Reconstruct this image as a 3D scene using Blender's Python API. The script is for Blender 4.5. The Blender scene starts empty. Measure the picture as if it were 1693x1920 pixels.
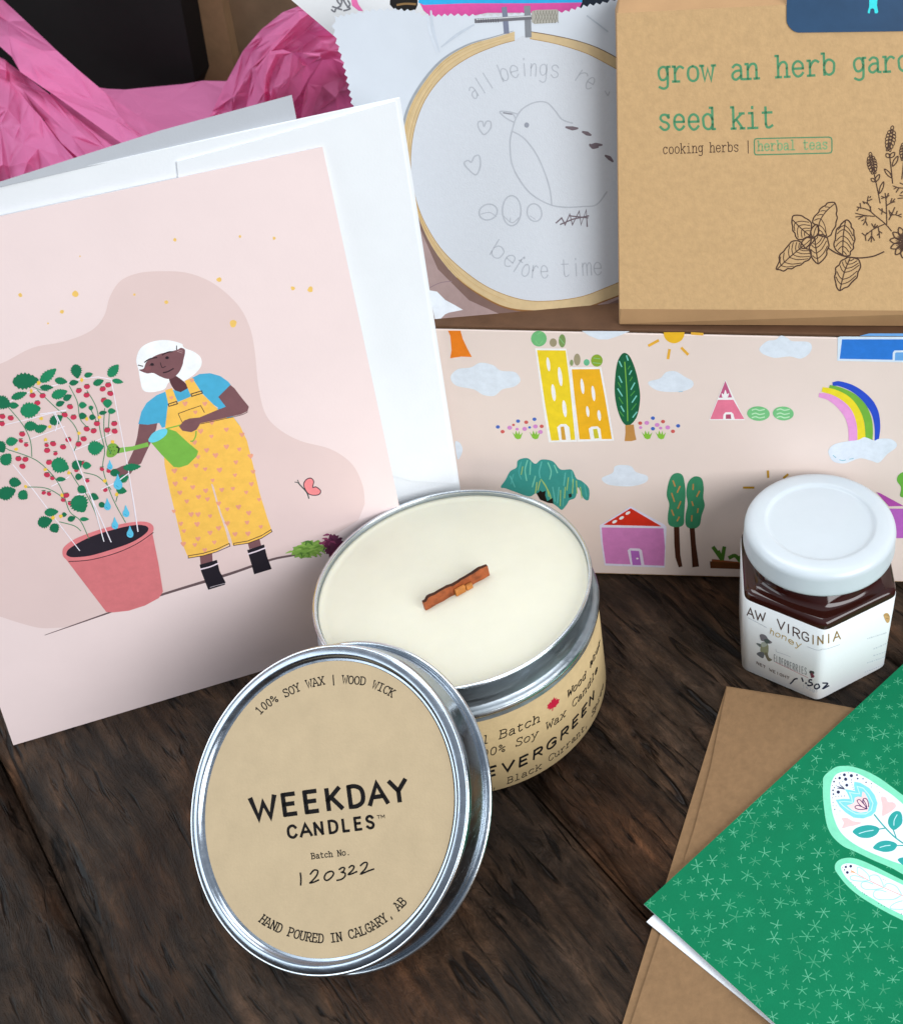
import bpy, bmesh, math, random
from mathutils import Vector, Matrix
from math import radians, sin, cos, pi

random.seed(7)
S = bpy.context.scene
C = S.collection
V = Vector

# ------------------------------------------------------------------ camera
# lengths in millimetres until a mesh is built (MM); the photo is an off-centre crop
MM = .001
PW, PH = 1693., 1920.
F, CX, CY = 2000., 1340., 940.
PITCH = radians(42.6765)
CAMZ = 288.07
cam_d = bpy.data.cameras.new('camera')
cam = bpy.data.objects.new('camera', cam_d)
C.objects.link(cam)
cam.location = (0, 0, CAMZ * MM)
cam.rotation_euler = (pi / 2 - PITCH, 0, 0)
cam_d.sensor_fit = 'HORIZONTAL'
cam_d.sensor_width = 36
cam_d.lens = F / PW * 36
cam_d.shift_x = (PW / 2 - CX) / PW
cam_d.shift_y = (CY - PH / 2) / PW
cam_d.clip_start = .01
cam_d.clip_end = 50
cam_d.dof.use_dof = True
cam_d.dof.focus_distance = .325
cam_d.dof.aperture_fstop = 45
S.camera = cam

# ------------------------------------------------------------------ world, lamps, exposure
w = bpy.data.worlds.new('World')
S.world = w
w.use_nodes = True
nt = w.node_tree
bgn = nt.nodes['Background']
tc = nt.nodes.new('ShaderNodeTexCoord')
sx = nt.nodes.new('ShaderNodeSeparateXYZ')
rp = nt.nodes.new('ShaderNodeValToRGB')
mr = nt.nodes.new('ShaderNodeMapRange')
mr.inputs[1].default_value = -1
nt.links.new(tc.outputs['Generated'], sx.inputs[0])
nt.links.new(sx.outputs[2], mr.inputs[0])
nt.links.new(mr.outputs[0], rp.inputs[0])
rp.color_ramp.elements[0].position = .45
rp.color_ramp.elements[0].color = (.05, .06, .085, 1)
rp.color_ramp.elements[1].position = 1.
rp.color_ramp.elements[1].color = (.85, .91, 1., 1)
nt.links.new(rp.outputs[0], bgn.inputs[0])
bgn.inputs[1].default_value = .58


def area(name, loc, aim, sx_, sy_, power, col):
    d = bpy.data.lights.new(name, 'AREA')
    d.shape = 'RECTANGLE'
    d.size, d.size_y, d.energy, d.color = sx_, sy_, power, col
    o = bpy.data.objects.new(name, d)
    C.objects.link(o)
    o.location = loc
    o.rotation_euler = (V(aim) - V(loc)).to_track_quat('-Z', 'Y').to_euler()
    return o


area('window_light', (.95, -.62, .70), (-.03, .27, .08), 1.1, .95, 22, (.97, .985, 1))
area('side_window_light', (-.95, -.02, .36), (-.1, .18, .05), .75, .62, 4.2, (.86, .94, 1))
area('tissue_fill_light', (-.22, .60, 1.25), (-.16, .58, .05), .7, .7, 7.5, (.94, .975, 1))  # unseen overhead fill, added to brighten the pink tissue the key misses

S.view_settings.view_transform = 'Standard'
S.view_settings.look = 'None'
S.view_settings.exposure = .2
S.view_settings.gamma = 1
S.view_settings.use_curve_mapping = False

# ------------------------------------------------------------------ pixel -> place
EYE = V((0, 0, CAMZ))
FW = V((0, cos(PITCH), -sin(PITCH)))
UP = V((0, sin(PITCH), cos(PITCH)))
XX = V((1, 0, 0))
ZZ = V((0, 0, 1))


def ray(x, y):
    return XX * ((x - CX) / F) - UP * ((y - CY) / F) + FW


def proj(p):
    d = p - EYE
    z = d.dot(FW)
    return (d.x / z * F + CX, -d.dot(UP) / z * F + CY)


class Flat:
    """a plane; off moves towards the viewer's side along the normal"""

    def __init__(s, p0, n):
        s.p0, s.n = V(p0), V(n).normalized()

    def pt(s, x, y, off=0.):
        r = ray(x, y)
        return EYE + r * ((s.p0 - EYE).dot(s.n) / r.dot(s.n)) + s.n * off


class Round:
    """an upright cylinder"""

    def __init__(s, cx, cy, r):
        s.c, s.r = V((cx, cy)), r

    def pt(s, x, y, off=0.):
        d = ray(x, y)
        e = V((EYE.x, EYE.y)) - s.c
        q = V((d.x, d.y))
        a, b, c = q.dot(q), q.dot(e), e.dot(e) - s.r ** 2
        k = max(b * b - a * c, 0)
        p = EYE + d * ((-b - math.sqrt(k)) / a)
        n = V((p.x - s.c.x, p.y - s.c.y, 0)).normalized()
        return p + n * off


class Facets:
    """the visible faces of an upright convex prism"""

    def __init__(s, planes):
        s.pl = planes

    def pt(s, x, y, off=0.):
        d = ray(x, y)
        best = None
        for f in s.pl:
            if d.dot(f.n) >= 0:
                continue
            t = (f.p0 - EYE).dot(f.n) / d.dot(f.n)
            if best is None or t > best[0]:
                best = (t, f)
        p = EYE + d * best[0]
        a = math.atan2(p.y - JY, p.x - JX)
        k = (RI + .14 + off) * hexf(a)
        return V((JX + k * cos(a), JY + k * sin(a), p.z))


ZT = dict(a=(0, 0, 1.9918), b=(750, 0, 3.096), c=(1150, 0, 3.0976), d=(0, 400, 3.527), e=(0, 620, 3.311),
          f=(200, 500, 3.096), g=(800, 600, 3.386), h=(1250, 600, 3.8217), i=(1350, 870, 4.175),
          k=(1160, 1230, 2.782), l=(340, 1180, 2.8217), m=(840, 1180, 5.2906), n=(1443, 220, 5.648),
          j=(1390, 1100, 5.643), w=(1530, 1420, 6.0), t=(530, 0, 2.6046), u=(0, 0, 2.49), s=(1440, 0, 6.692),
          p=(0, 0, 1.))


SHIFT = 0.                                                         # slides a printed motif along its panel


def zp(k, txt):
    ox, oy, sc = ZT[k]
    return [(ox + SHIFT + float(a.split(',')[0]) / sc, oy + float(a.split(',')[1]) / sc) for a in txt.split()]


def z1(k, x, y):
    ox, oy, sc = ZT[k]
    return (ox + x / sc, oy + y / sc)


def smooth(pts, closed=False, n=5):
    out = []
    N = len(pts)
    for i in range(N if closed else N - 1):
        if closed:
            p = [pts[(i + j - 1) % N] for j in range(4)]
        else:
            p = [pts[max(0, min(N - 1, i + j - 1))] for j in range(4)]
        for q in range(n):
            t = q / n
            o = []
            for c in range(len(p[0])):
                a, b, d, e = p[0][c], p[1][c], p[2][c], p[3][c]
                o.append(.5 * (2 * b + (d - a) * t + (2 * a - 5 * b + 4 * d - e) * t * t + (3 * b - a - 3 * d + e) * t ** 3))
            out.append(tuple(o))
    if not closed:
        out.append(tuple(pts[-1]))
    return out


# ------------------------------------------------------------------ materials
def lin(h):
    h = h.lstrip('#')
    r = []
    for i in (0, 2, 4):
        c = int(h[i:i + 2], 16) / 255
        r.append(c / 12.92 if c <= .04045 else ((c + .055) / 1.055) ** 2.4)
    return r


MATS = {}


def mat(name, col, rough=.6, metal=0., spec=.3, var=.0, vscale=60, bump=0., bscale=900, **kw):
    if name in MATS:
        return MATS[name]
    m = bpy.data.materials.new(name)
    MATS[name] = m
    m.use_nodes = True
    t = m.node_tree
    b = t.nodes['Principled BSDF']
    c = lin(col) if isinstance(col, str) else list(col)
    b.inputs['Base Color'].default_value = c + [1]
    b.inputs['Roughness'].default_value = rough
    b.inputs['Metallic'].default_value = metal
    b.inputs['Specular IOR Level'].default_value = spec
    for k, v in kw.items():
        b.inputs[k.replace('_', ' ')].default_value = v
    if var or bump:
        tcn = t.nodes.new('ShaderNodeTexCoord')
    if var:
        n = t.nodes.new('ShaderNodeTexNoise')
        n.inputs['Scale'].default_value = vscale
        n.inputs['Detail'].default_value = 6
        n.inputs['Roughness'].default_value = .65
        t.links.new(tcn.outputs['Object'], n.inputs['Vector'])
        r = t.nodes.new('ShaderNodeValToRGB')
        r.color_ramp.elements[0].position = .3
        r.color_ramp.elements[1].position = .7
        r.color_ramp.elements[0].color = [x * (1 - var) for x in c] + [1]
        r.color_ramp.elements[1].color = [min(1, x * (1 + var)) for x in c] + [1]
        t.links.new(n.outputs['Fac'], r.inputs['Fac'])
        t.links.new(r.outputs['Color'], b.inputs['Base Color'])
    if bump:
        n2 = t.nodes.new('ShaderNodeTexNoise')
        n2.inputs['Scale'].default_value = bscale
        n2.inputs['Detail'].default_value = 4
        t.links.new(tcn.outputs['Object'], n2.inputs['Vector'])
        bp = t.nodes.new('ShaderNodeBump')
        bp.inputs['Strength'].default_value = bump
        bp.inputs['Distance'].default_value = .0003
        t.links.new(n2.outputs['Fac'], bp.inputs['Height'])
        t.links.new(bp.outputs['Normal'], b.inputs['Normal'])
    return m


def ink(h, k=.92, rough=.5, var=.07):
    c = [x * k for x in lin(h)]
    return mat('print ' + h, c, rough, 0, .3, var, 350)


# ------------------------------------------------------------------ mesh helpers
WORLD = {}


class MB:
    def __init__(s):
        s.v, s.f, s.m, s.ms, s.sm = [], [], [], [], []

    def mi(s, m):
        if m not in s.ms:
            s.ms.append(m)
        return s.ms.index(m)

    def add(s, vs, fs, m, sm=False):
        o = len(s.v)
        s.v += [tuple(x) for x in vs]
        i = s.mi(m)
        for f in fs:
            s.f.append([a + o for a in f])
            s.m.append(i)
            s.sm.append(sm)

    def box(s, c, ax, h, m):
        """c centre, ax three axes, h half sizes"""
        vs = [V(c) + ax[0] * (h[0] * a) + ax[1] * (h[1] * b) + ax[2] * (h[2] * d) for a in (-1, 1) for b in (-1, 1) for d in (-1, 1)]
        s.add(vs, [(0, 1, 3, 2), (4, 6, 7, 5), (0, 4, 5, 1), (2, 3, 7, 6), (0, 2, 6, 4), (1, 5, 7, 3)], m)

    def slab(s, front, back, m, mside=None, mback=None):
        n = len(front)
        s.add(front, [list(range(n))], m)
        s.add(back, [list(range(n))[::-1]], mback or m)
        s.add(list(front) + list(back), [(i, i + n, (i + 1) % n + n, (i + 1) % n) for i in range(n)], mside or m)

    def lathe(s, prof, M, m, n=96, sm=True, ring=None):
        """prof [(r,z)], M 4x4 in mm, ring(a) radius factor"""
        vs, fs = [], []
        for r, z in prof:
            for i in range(n):
                a = 2 * pi * i / n
                k = ring(a, r, z) if ring else r
                vs.append(M @ V((k * cos(a), k * sin(a), z)))
        for j in range(len(prof) - 1):
            for i in range(n):
                a, b = j * n + i, j * n + (i + 1) % n
                fs.append((a, b, b + n, a + n))
        if prof[0][0] > 1e-6 and prof[0][0] < .02:
            fs.append(list(range(n))[::-1])
        if prof[-1][0] < .02:
            fs.append([(len(prof) - 1) * n + i for i in range(n)])
        s.add(vs, fs, m, sm)

    def build(s, name, parent=None, autosm=None, recalc=True, bevel=0):
        me = bpy.data.meshes.new(name)
        org = V((0, 0, 0))
        if parent is not None:
            org = WORLD[parent.name].copy()
        elif s.v:
            xs = [V(v) for v in s.v]
            org = V(((min(v.x for v in xs) + max(v.x for v in xs)) / 2, (min(v.y for v in xs) + max(v.y for v in xs)) / 2, min(v.z for v in xs))) * MM
        me.from_pydata([V(v) * MM - org for v in s.v], [], s.f)
        for m in s.ms:
            me.materials.append(m)
        for p, mi, sm in zip(me.polygons, s.m, s.sm):
            p.material_index = mi
            p.use_smooth = sm
        if recalc:
            bm = bmesh.new()
            bm.from_mesh(me)
            bmesh.ops.recalc_face_normals(bm, faces=bm.faces)
            bm.to_mesh(me)
            bm.free()
        me.update()
        o = bpy.data.objects.new(name, me)
        C.objects.link(o)
        WORLD[o.name] = org
        if parent is not None:
            o.parent = parent
        else:
            o.location = org
        if autosm is not None:
            me.shade_smooth()
            md = o.modifiers.new('smooth by angle', 'EDGE_SPLIT')
            md.split_angle = radians(autosm)
        if bevel:
            md = o.modifiers.new('bevel', 'BEVEL')
            md.width = bevel * MM
            md.segments = 3
            md.limit_method = 'ANGLE'
        return o


def tag(o, label=None, cat=None, group=None, kind=None):
    for k, v in (('label', label), ('category', cat), ('group', group), ('kind', kind)):
        if v:
            o[k] = v
    return o


def empty(name, loc, label, cat):
    o = bpy.data.objects.new(name, None)
    C.objects.link(o)
    o.empty_display_size = .01
    o.location = V(loc) * MM
    WORLD[o.name] = V(loc) * MM
    return tag(o, label, cat)


def ribbon(pts, w, closed=False, cap=.25):
    """2-D ribbon: returns verts, quads; w number or list"""
    P = [V(p) for p in pts]
    P2 = [P[0]]
    for p in P[1:]:
        if (p - P2[-1]).length > 1e-4:
            P2.append(p)
    P = P2
    if closed and (P[0] - P[-1]).length < 1e-3:
        P.pop()
    n = len(P)
    if n < 2:
        return [], []
    W = [w] * n if not isinstance(w, (list, tuple)) else [w[0] + (w[1] - w[0]) * i / (n - 1) for i in range(n)] if len(w) == 2 else [w[1] + (w[0] - w[1]) * abs(2 * i / (n - 1) - 1) + (0 if i * 2 < n else (w[2] - w[0]) * abs(2 * i / (n - 1) - 1)) for i in range(n)]
    if not closed and cap:
        d0, d1 = (P[0] - P[1]).normalized(), (P[-1] - P[-2]).normalized()
        P[0] = P[0] + d0 * W[0] * cap
        P[-1] = P[-1] + d1 * W[-1] * cap
    L, R = [], []
    for i in range(n):
        a = P[i] - P[i - 1] if (i > 0 or closed) else P[1] - P[0]
        b = P[(i + 1) % n] - P[i] if (i < n - 1 or closed) else a
        a.normalize(), b.normalize()
        t = a + b
        if t.length < .2:
            t = b.copy()
        t.normalize()
        nn = V((-t.y, t.x))
        k = min(1 / max(nn.dot(V((-a.y, a.x))), .45), 2.)
        L.append(P[i] + nn * (W[i] / 2 * k))
        R.append(P[i] - nn * (W[i] / 2 * k))
    fs = [(i, (i + 1) % n, n + (i + 1) % n, n + i) for i in range(n if closed else n - 1)]
    return L + R, fs


class Art:
    """print laid on a surface in painter's order, one mesh, thin ink layers"""

    def __init__(s, surf, base=.02, step=.0005):
        s.s, s.o, s.st, s.mb = surf, base, step, MB()

    def lift(s):
        s.o += s.st

    def _put(s, v2, fs, m, keep):
        if isinstance(m, str):
            m = ink(m)
        s.mb.add([s.s.pt(p[0], p[1], s.o) for p in v2], fs, m)
        if not keep:
            s.o += s.st

    def poly(s, pts, m, sm=False, keep=False, n=5):
        if sm:
            pts = smooth(pts, True, n)
        s._put(pts, [list(range(len(pts)))], m, keep)

    def line(s, pts, w, m, sm=True, closed=False, keep=False, cap=.25, n=5):
        if sm and len(pts) > 2:
            pts = smooth(pts, closed, n)
        if not isinstance(s.s, Flat):
            q = [pts[0]]
            for a, b in zip(pts, pts[1:]):
                k = max(1, int(math.hypot(b[0] - a[0], b[1] - a[1]) / 2.5))
                q += [(a[0] + (b[0] - a[0]) * i / k, a[1] + (b[1] - a[1]) * i / k) for i in range(1, k + 1)]
            pts = q
        v, f = ribbon(pts, w, closed, cap)
        if f:
            s._put(v, f, m, keep)

    def dot(s, c, rx, ry=None, a=0., m='#000000', n=14, keep=False):
        ry = ry or rx
        ca, sa = cos(radians(a)), sin(radians(a))
        s._put([(c[0] + rx * cos(t) * ca - ry * sin(t) * sa, c[1] + rx * cos(t) * sa + ry * sin(t) * ca) for t in [2 * pi * i / n for i in range(n)]], [list(range(n))], m, keep)

    def ring(s, c, rx, ry, a, w, m, n=22):
        ca, sa = cos(radians(a)), sin(radians(a))
        s.line([(c[0] + rx * cos(t) * ca - ry * sin(t) * sa, c[1] + rx * cos(t) * sa + ry * sin(t) * ca) for t in [2 * pi * i / n for i in range(n)]], w, m, sm=False, closed=True)

    def build(s, name, parent):
        o = s.mb.build(name, parent, recalc=False)
        return o


# ------------------------------------------------------------------ lettering: stroke alphabets
GL = {
    'a': "~0.9,5.8 2.4,7 4.2,6.4 4.7,4.8 4.7,0.6/~4.7,4.1 2.4,4 0.8,2.6 0.9,0.7 2.5,0 4.7,1.6",
    'b': "0.9,10 0.9,0/~0.9,4.5 2,6.6 3.6,7 5.3,5.6 5.4,3.4 5,1.2 3.4,0 1.8,0.5 0.9,2.2",
    'c': "~5,5.4 3.9,6.9 2.2,6.8 0.9,5.2 0.8,2.8 1.6,0.6 3.3,0 5.2,1.4",
    'd': "5,10 5,0/~5,4.5 3.9,6.6 2.3,7 0.7,5.6 0.6,3.4 1,1.2 2.6,0 4.2,0.5 5,2.2",
    'e': "0.8,3.6 5.2,3.6/~5.2,3.6 4.9,5.7 3.3,7 1.7,6.5 0.7,4.6 0.9,1.8 2.4,0 4,0.2 5.2,1.5",
    'f': "~5,9.4 3.8,10 2.6,9 2.4,7.5/2.4,8 2.4,0/0.8,7 4.6,7",
    'g': "~4.9,3.8 4.2,6.4 2.6,7 1,5.8 0.7,3.5 1.6,1.2 3.2,0.9 4.6,2.2 4.9,3.8/~4.9,7 4.9,0 4.5,-2.4 2.8,-3.2 0.9,-2.4",
    'h': "0.9,10 0.9,0/~0.9,4.5 2.2,6.6 3.8,7 4.8,5.8 4.9,4/4.9,4 4.9,0",
    'i': "3,7 3,0/3,9.2 3,10", 'k': "1,10 1,0/5,7 1,3/2.4,4.3 5.2,0", 'l': "3,10 3,0",
    'm': "0.3,7 0.3,0/~0.3,5 1.2,6.7 2.2,7 2.9,5.8 3,4/3,4 3,0/~3,5 4,6.7 5,7 5.7,5.8 5.7,4/5.7,4 5.7,0",
    'n': "0.9,7 0.9,0/~0.9,4.5 2.2,6.6 3.8,7 4.8,5.8 4.9,4/4.9,4 4.9,0",
    'o': "~3,7 1.2,6 0.6,3.5 1.2,1 3,0 4.8,1 5.4,3.5 4.8,6 3,7",
    'p': "0.9,7 0.9,-3/~0.9,4.5 2,6.6 3.6,7 5.3,5.6 5.4,3.4 5,1.2 3.4,0 1.8,0.5 0.9,2.2",
    'r': "1.4,7 1.4,0/~1.4,4 2.6,6.2 4,7 5.3,6.2",
    's': "~4.9,5.6 3.6,7 1.8,6.8 1,5.4 2,4 4,3.2 5,1.8 4.2,0.3 2.4,0 0.8,1.4",
    't': "2.2,9.5 2.2,1.5/~2.2,1.8 2.6,0.3 3.8,0 5.2,0.9/0.8,7 5,7",
    'u': "~0.9,7 0.9,2.2 1.6,0.3 3,0 4.9,2.4/4.9,7 4.9,0", 'v': "0.6,7 3,0 5.4,7",
    'w': "0.2,7 1.5,0 3,5.5 4.5,0 5.8,7", 'x': "0.8,7 5.2,0/5.2,7 0.8,0", 'y': "0.7,7 3,0.6/~5.3,7 3,0.6 2,-2.4 0.6,-3",
    'A': "0,0 3,10 6,0/1.2,3.4 4.8,3.4",
    'B': "0.8,0 0.8,10/~0.8,10 3.6,10 5,8.6 4.6,6 3,5.3 0.8,5.3/~0.8,5.3 3.6,5.3 5.4,3.8 5.2,1.2 3.6,0 0.8,0",
    'C': "~5.6,8 4.2,9.8 2.4,9.8 0.8,8 0.4,5 0.8,2 2.4,0.2 4.2,0.2 5.6,2",
    'D': "0.8,0 0.8,10/~0.8,10 3,10 5,8.4 5.6,5 5,1.6 3,0 0.8,0",
    'E': "0.9,0 0.9,10/0.9,10 5.2,10/0.9,5.2 4.6,5.2/0.9,0 5.2,0", 'F': "0.9,0 0.9,10/0.9,10 5.2,10/0.9,5.2 4.6,5.2",
    'G': "~5.5,8 4.2,9.8 2.4,9.8 0.8,8 0.4,5 0.8,2 2.4,0.2 4.2,0.2 5.5,1.6/5.5,1.2 5.5,4.6/5.5,4.6 3.4,4.6",
    'H': "0.8,0 0.8,10/5.2,0 5.2,10/0.8,5.2 5.2,5.2", 'I': "3,0 3,10", 'K': "0.9,0 0.9,10/5.2,10 0.9,4.4/2.2,5.9 5.6,0",
    'L': "1,10 1,0/1,0 5.2,0", 'M': "0.3,0 0.3,10/0.3,10 3,3 5.7,10/5.7,10 5.7,0", 'N': "0.8,0 0.8,10/0.8,10 5.2,0/5.2,0 5.2,10",
    'O': "~3,10 1,8.6 0.3,5 1,1.4 3,0 5,1.4 5.7,5 5,8.6 3,10",
    'P': "0.9,0 0.9,10/~0.9,10 3.8,10 5.3,8.6 5.2,6.2 3.6,4.8 0.9,4.8",
    'R': "0.9,0 0.9,10/~0.9,10 3.8,10 5.3,8.6 5.2,6.2 3.6,4.8 0.9,4.8/3,4.8 5.6,0",
    'S': "~5.2,8.4 3.8,10 1.8,9.8 0.8,8 1.6,6 4.2,4.6 5.4,2.6 4.4,0.4 2.4,0 0.6,1.6",
    'T': "3,0 3,10/0.4,10 5.6,10", 'U': "~0.7,10 0.7,3 1.4,0.6 3,0 4.6,0.6 5.3,3 5.3,10", 'V': "0.2,10 3,0 5.8,10",
    'W': "0,10 1.5,0 3,7.5 4.5,0 6,10", 'X': "0.6,10 5.4,0/5.4,10 0.6,0", 'Y': "0.4,10 3,5/5.6,10 3,5/3,5 3,0",
    '0': "~3,10 1.4,8.6 0.8,5 1.4,1.4 3,0 4.6,1.4 5.2,5 4.6,8.6 3,10", '1': "1.4,8.2 3,10/3,10 3,0/1,0 5,0",
    '4': "4,0 4,10/4,10 0.6,3/0.6,3 5.6,3", '2': "~0.8,7.6 1.6,9.6 3.6,10 5,8.4 4.4,6 0.8,0/0.8,0 5.4,0",
    '5': "5,10 1.2,10/1.2,10 1,5.6/~1,5.6 3,6.4 5,5 5,2 3.4,0 0.8,0.8",
    '%': "~1.6,10 0.4,8.4 1.6,6.8 2.8,8.4 1.6,10/0.6,3.6 5.4,6.4/~4.4,3.2 3.2,1.6 4.4,0 5.6,1.6 4.4,3.2",
    '.': "2.6,0.3 3.4,0.3", ',': "3.3,1 2.6,-2", '|': "3,-2 3,11", '(': "~4,11 2.4,8 2.4,2 4,-1", ')': "~2,11 3.6,8 3.6,2 2,-1",
}
SER = {
    'a': "4.7,0.2 6,0", 'b': "-.2,10 .9,10", 'd': "3.8,10 5,10/5,0 6.1,0", 'f': "1,0 4.2,0", 'g': "4.9,7 6,7", 'h': "-.2,10 .9,10/-.2,0 2.2,0/3.8,0 6.1,0",
    'i': "1.4,7 3,7/0.8,0 5.2,0", 'k': "0,10 1,10/0,0 2,0/4,7 6,7/4.2,0 6.1,0", 'l': "1.4,10 3,10/0.8,0 5.2,0", 'n': "-.2,7 .9,7/-.2,0 2.2,0/3.8,0 6.1,0",
    'p': "-.2,7 .9,7/-.2,-3 2.2,-3", 'r': "0.3,7 1.4,7/0.3,0 3.4,0", 'u': "-.2,7 .9,7/3.8,7 4.9,7/4.9,0 6,0", 'w': "-.6,7 1,7/5,7 6.6,7",
    'x': "0,7 1.8,7/4.2,7 6,7/0,0 1.8,0/4.2,0 6,0", 'y': "-.2,7 1.6,7/4.4,7 6.2,7", 's': "4.9,5.6 4.9,7", 'c': "5,5.4 5,6.8",
    'A': "-.5,0 1.4,0/4.6,0 6.5,0/1.4,10 3,10", 'B': "-.2,0 .8,0/-.2,10 .8,10", 'D': "-.2,0 .8,0/-.2,10 .8,10",
    'E': "-.1,0 .9,0/-.1,10 .9,10/5.2,10 5.2,8/5.2,0 5.2,2.2", 'H': "-.2,0 1.8,0/4.2,0 6.2,0/-.2,10 1.8,10/4.2,10 6.2,10", 'I': "1,0 5,0/1,10 5,10",
    'K': "-.1,0 1.9,0/-.1,10 1.9,10/4.2,10 6,10/4.6,0 6.2,0", 'L': "-.1,10 2.4,10/-.1,0 1,0/5.2,0 5.2,2.2", 'N': "-.2,10 .8,10/-.2,0 1.8,0/4.2,10 6.2,10",
    'P': "-.1,10 .9,10/-.1,0 2.4,0", 'R': "-.1,10 .9,10/-.1,0 2.2,0/5,0 6.3,0", 'U': "-.4,10 1.8,10/4.2,10 6.4,10", 'W': "-.6,10 1,10/5,10 6.6,10",
    'X': "-.2,10 1.6,10/4.4,10 6.2,10/-.2,0 1.6,0/4.4,0 6.2,0", 'Y': "-.5,10 1.4,10/4.6,10 6.5,10/1.6,0 4.4,0", 'C': "5.6,7.6 5.6,10", 'G': "5.5,7.6 5.5,10", 'S': "5.2,7.8 5.2,10/.6,0 .6,2.2",
}


def lettering(art, txt, anchors, h, wpx, m, up=None, serif=True, adv=1., italic=0., wide=1., wend=None):
    """anchors: [(char index, (x, y))]; glyph x runs along the anchor curve, y along up (px) or the curve's normal; h = px per 10 units"""
    idx = [a[0] for a in anchors]
    crv = smooth([(float(a[0]), a[1][0], a[1][1]) for a in anchors], False, 8) if len(anchors) > 2 else [(float(a[0]), a[1][0], a[1][1]) for a in anchors]

    def at(s):
        i = 0
        while i < len(crv) - 2 and crv[i + 1][0] < s:
            i += 1
        a, b = crv[i], crv[i + 1]
        t = (s - a[0]) / (b[0] - a[0])
        return V((a[1] + (b[1] - a[1]) * t, a[2] + (b[2] - a[2]) * t)), V((b[1] - a[1], b[2] - a[2])).normalized()

    for ci, ch in enumerate(txt):
        if ch == ' ':
            continue
        st = GL[ch] + ('/' + SER[ch] if serif and ch in SER else '')
        for q in st.split('/'):
            sm = q.startswith('~')
            pts = [tuple(float(c) for c in a.split(',')) for a in q.lstrip('~').split()]
            if sm:
                pts = smooth(pts, False, 4)
            out = []
            for x, y in pts:
                p, tn = at(ci + (.5 + (x - 3) / 6 * .86 * wide) * adv)
                u = V(up).normalized() if up else V((tn.y, -tn.x))
                out.append(p + u * (y * h / 10) + tn * (italic * y * h / 10))
            art.line([tuple(o) for o in out], wpx + ((wend or wpx) - wpx) * ci / len(txt), m, sm=False, cap=.35, keep=True)
    art.lift()



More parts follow.
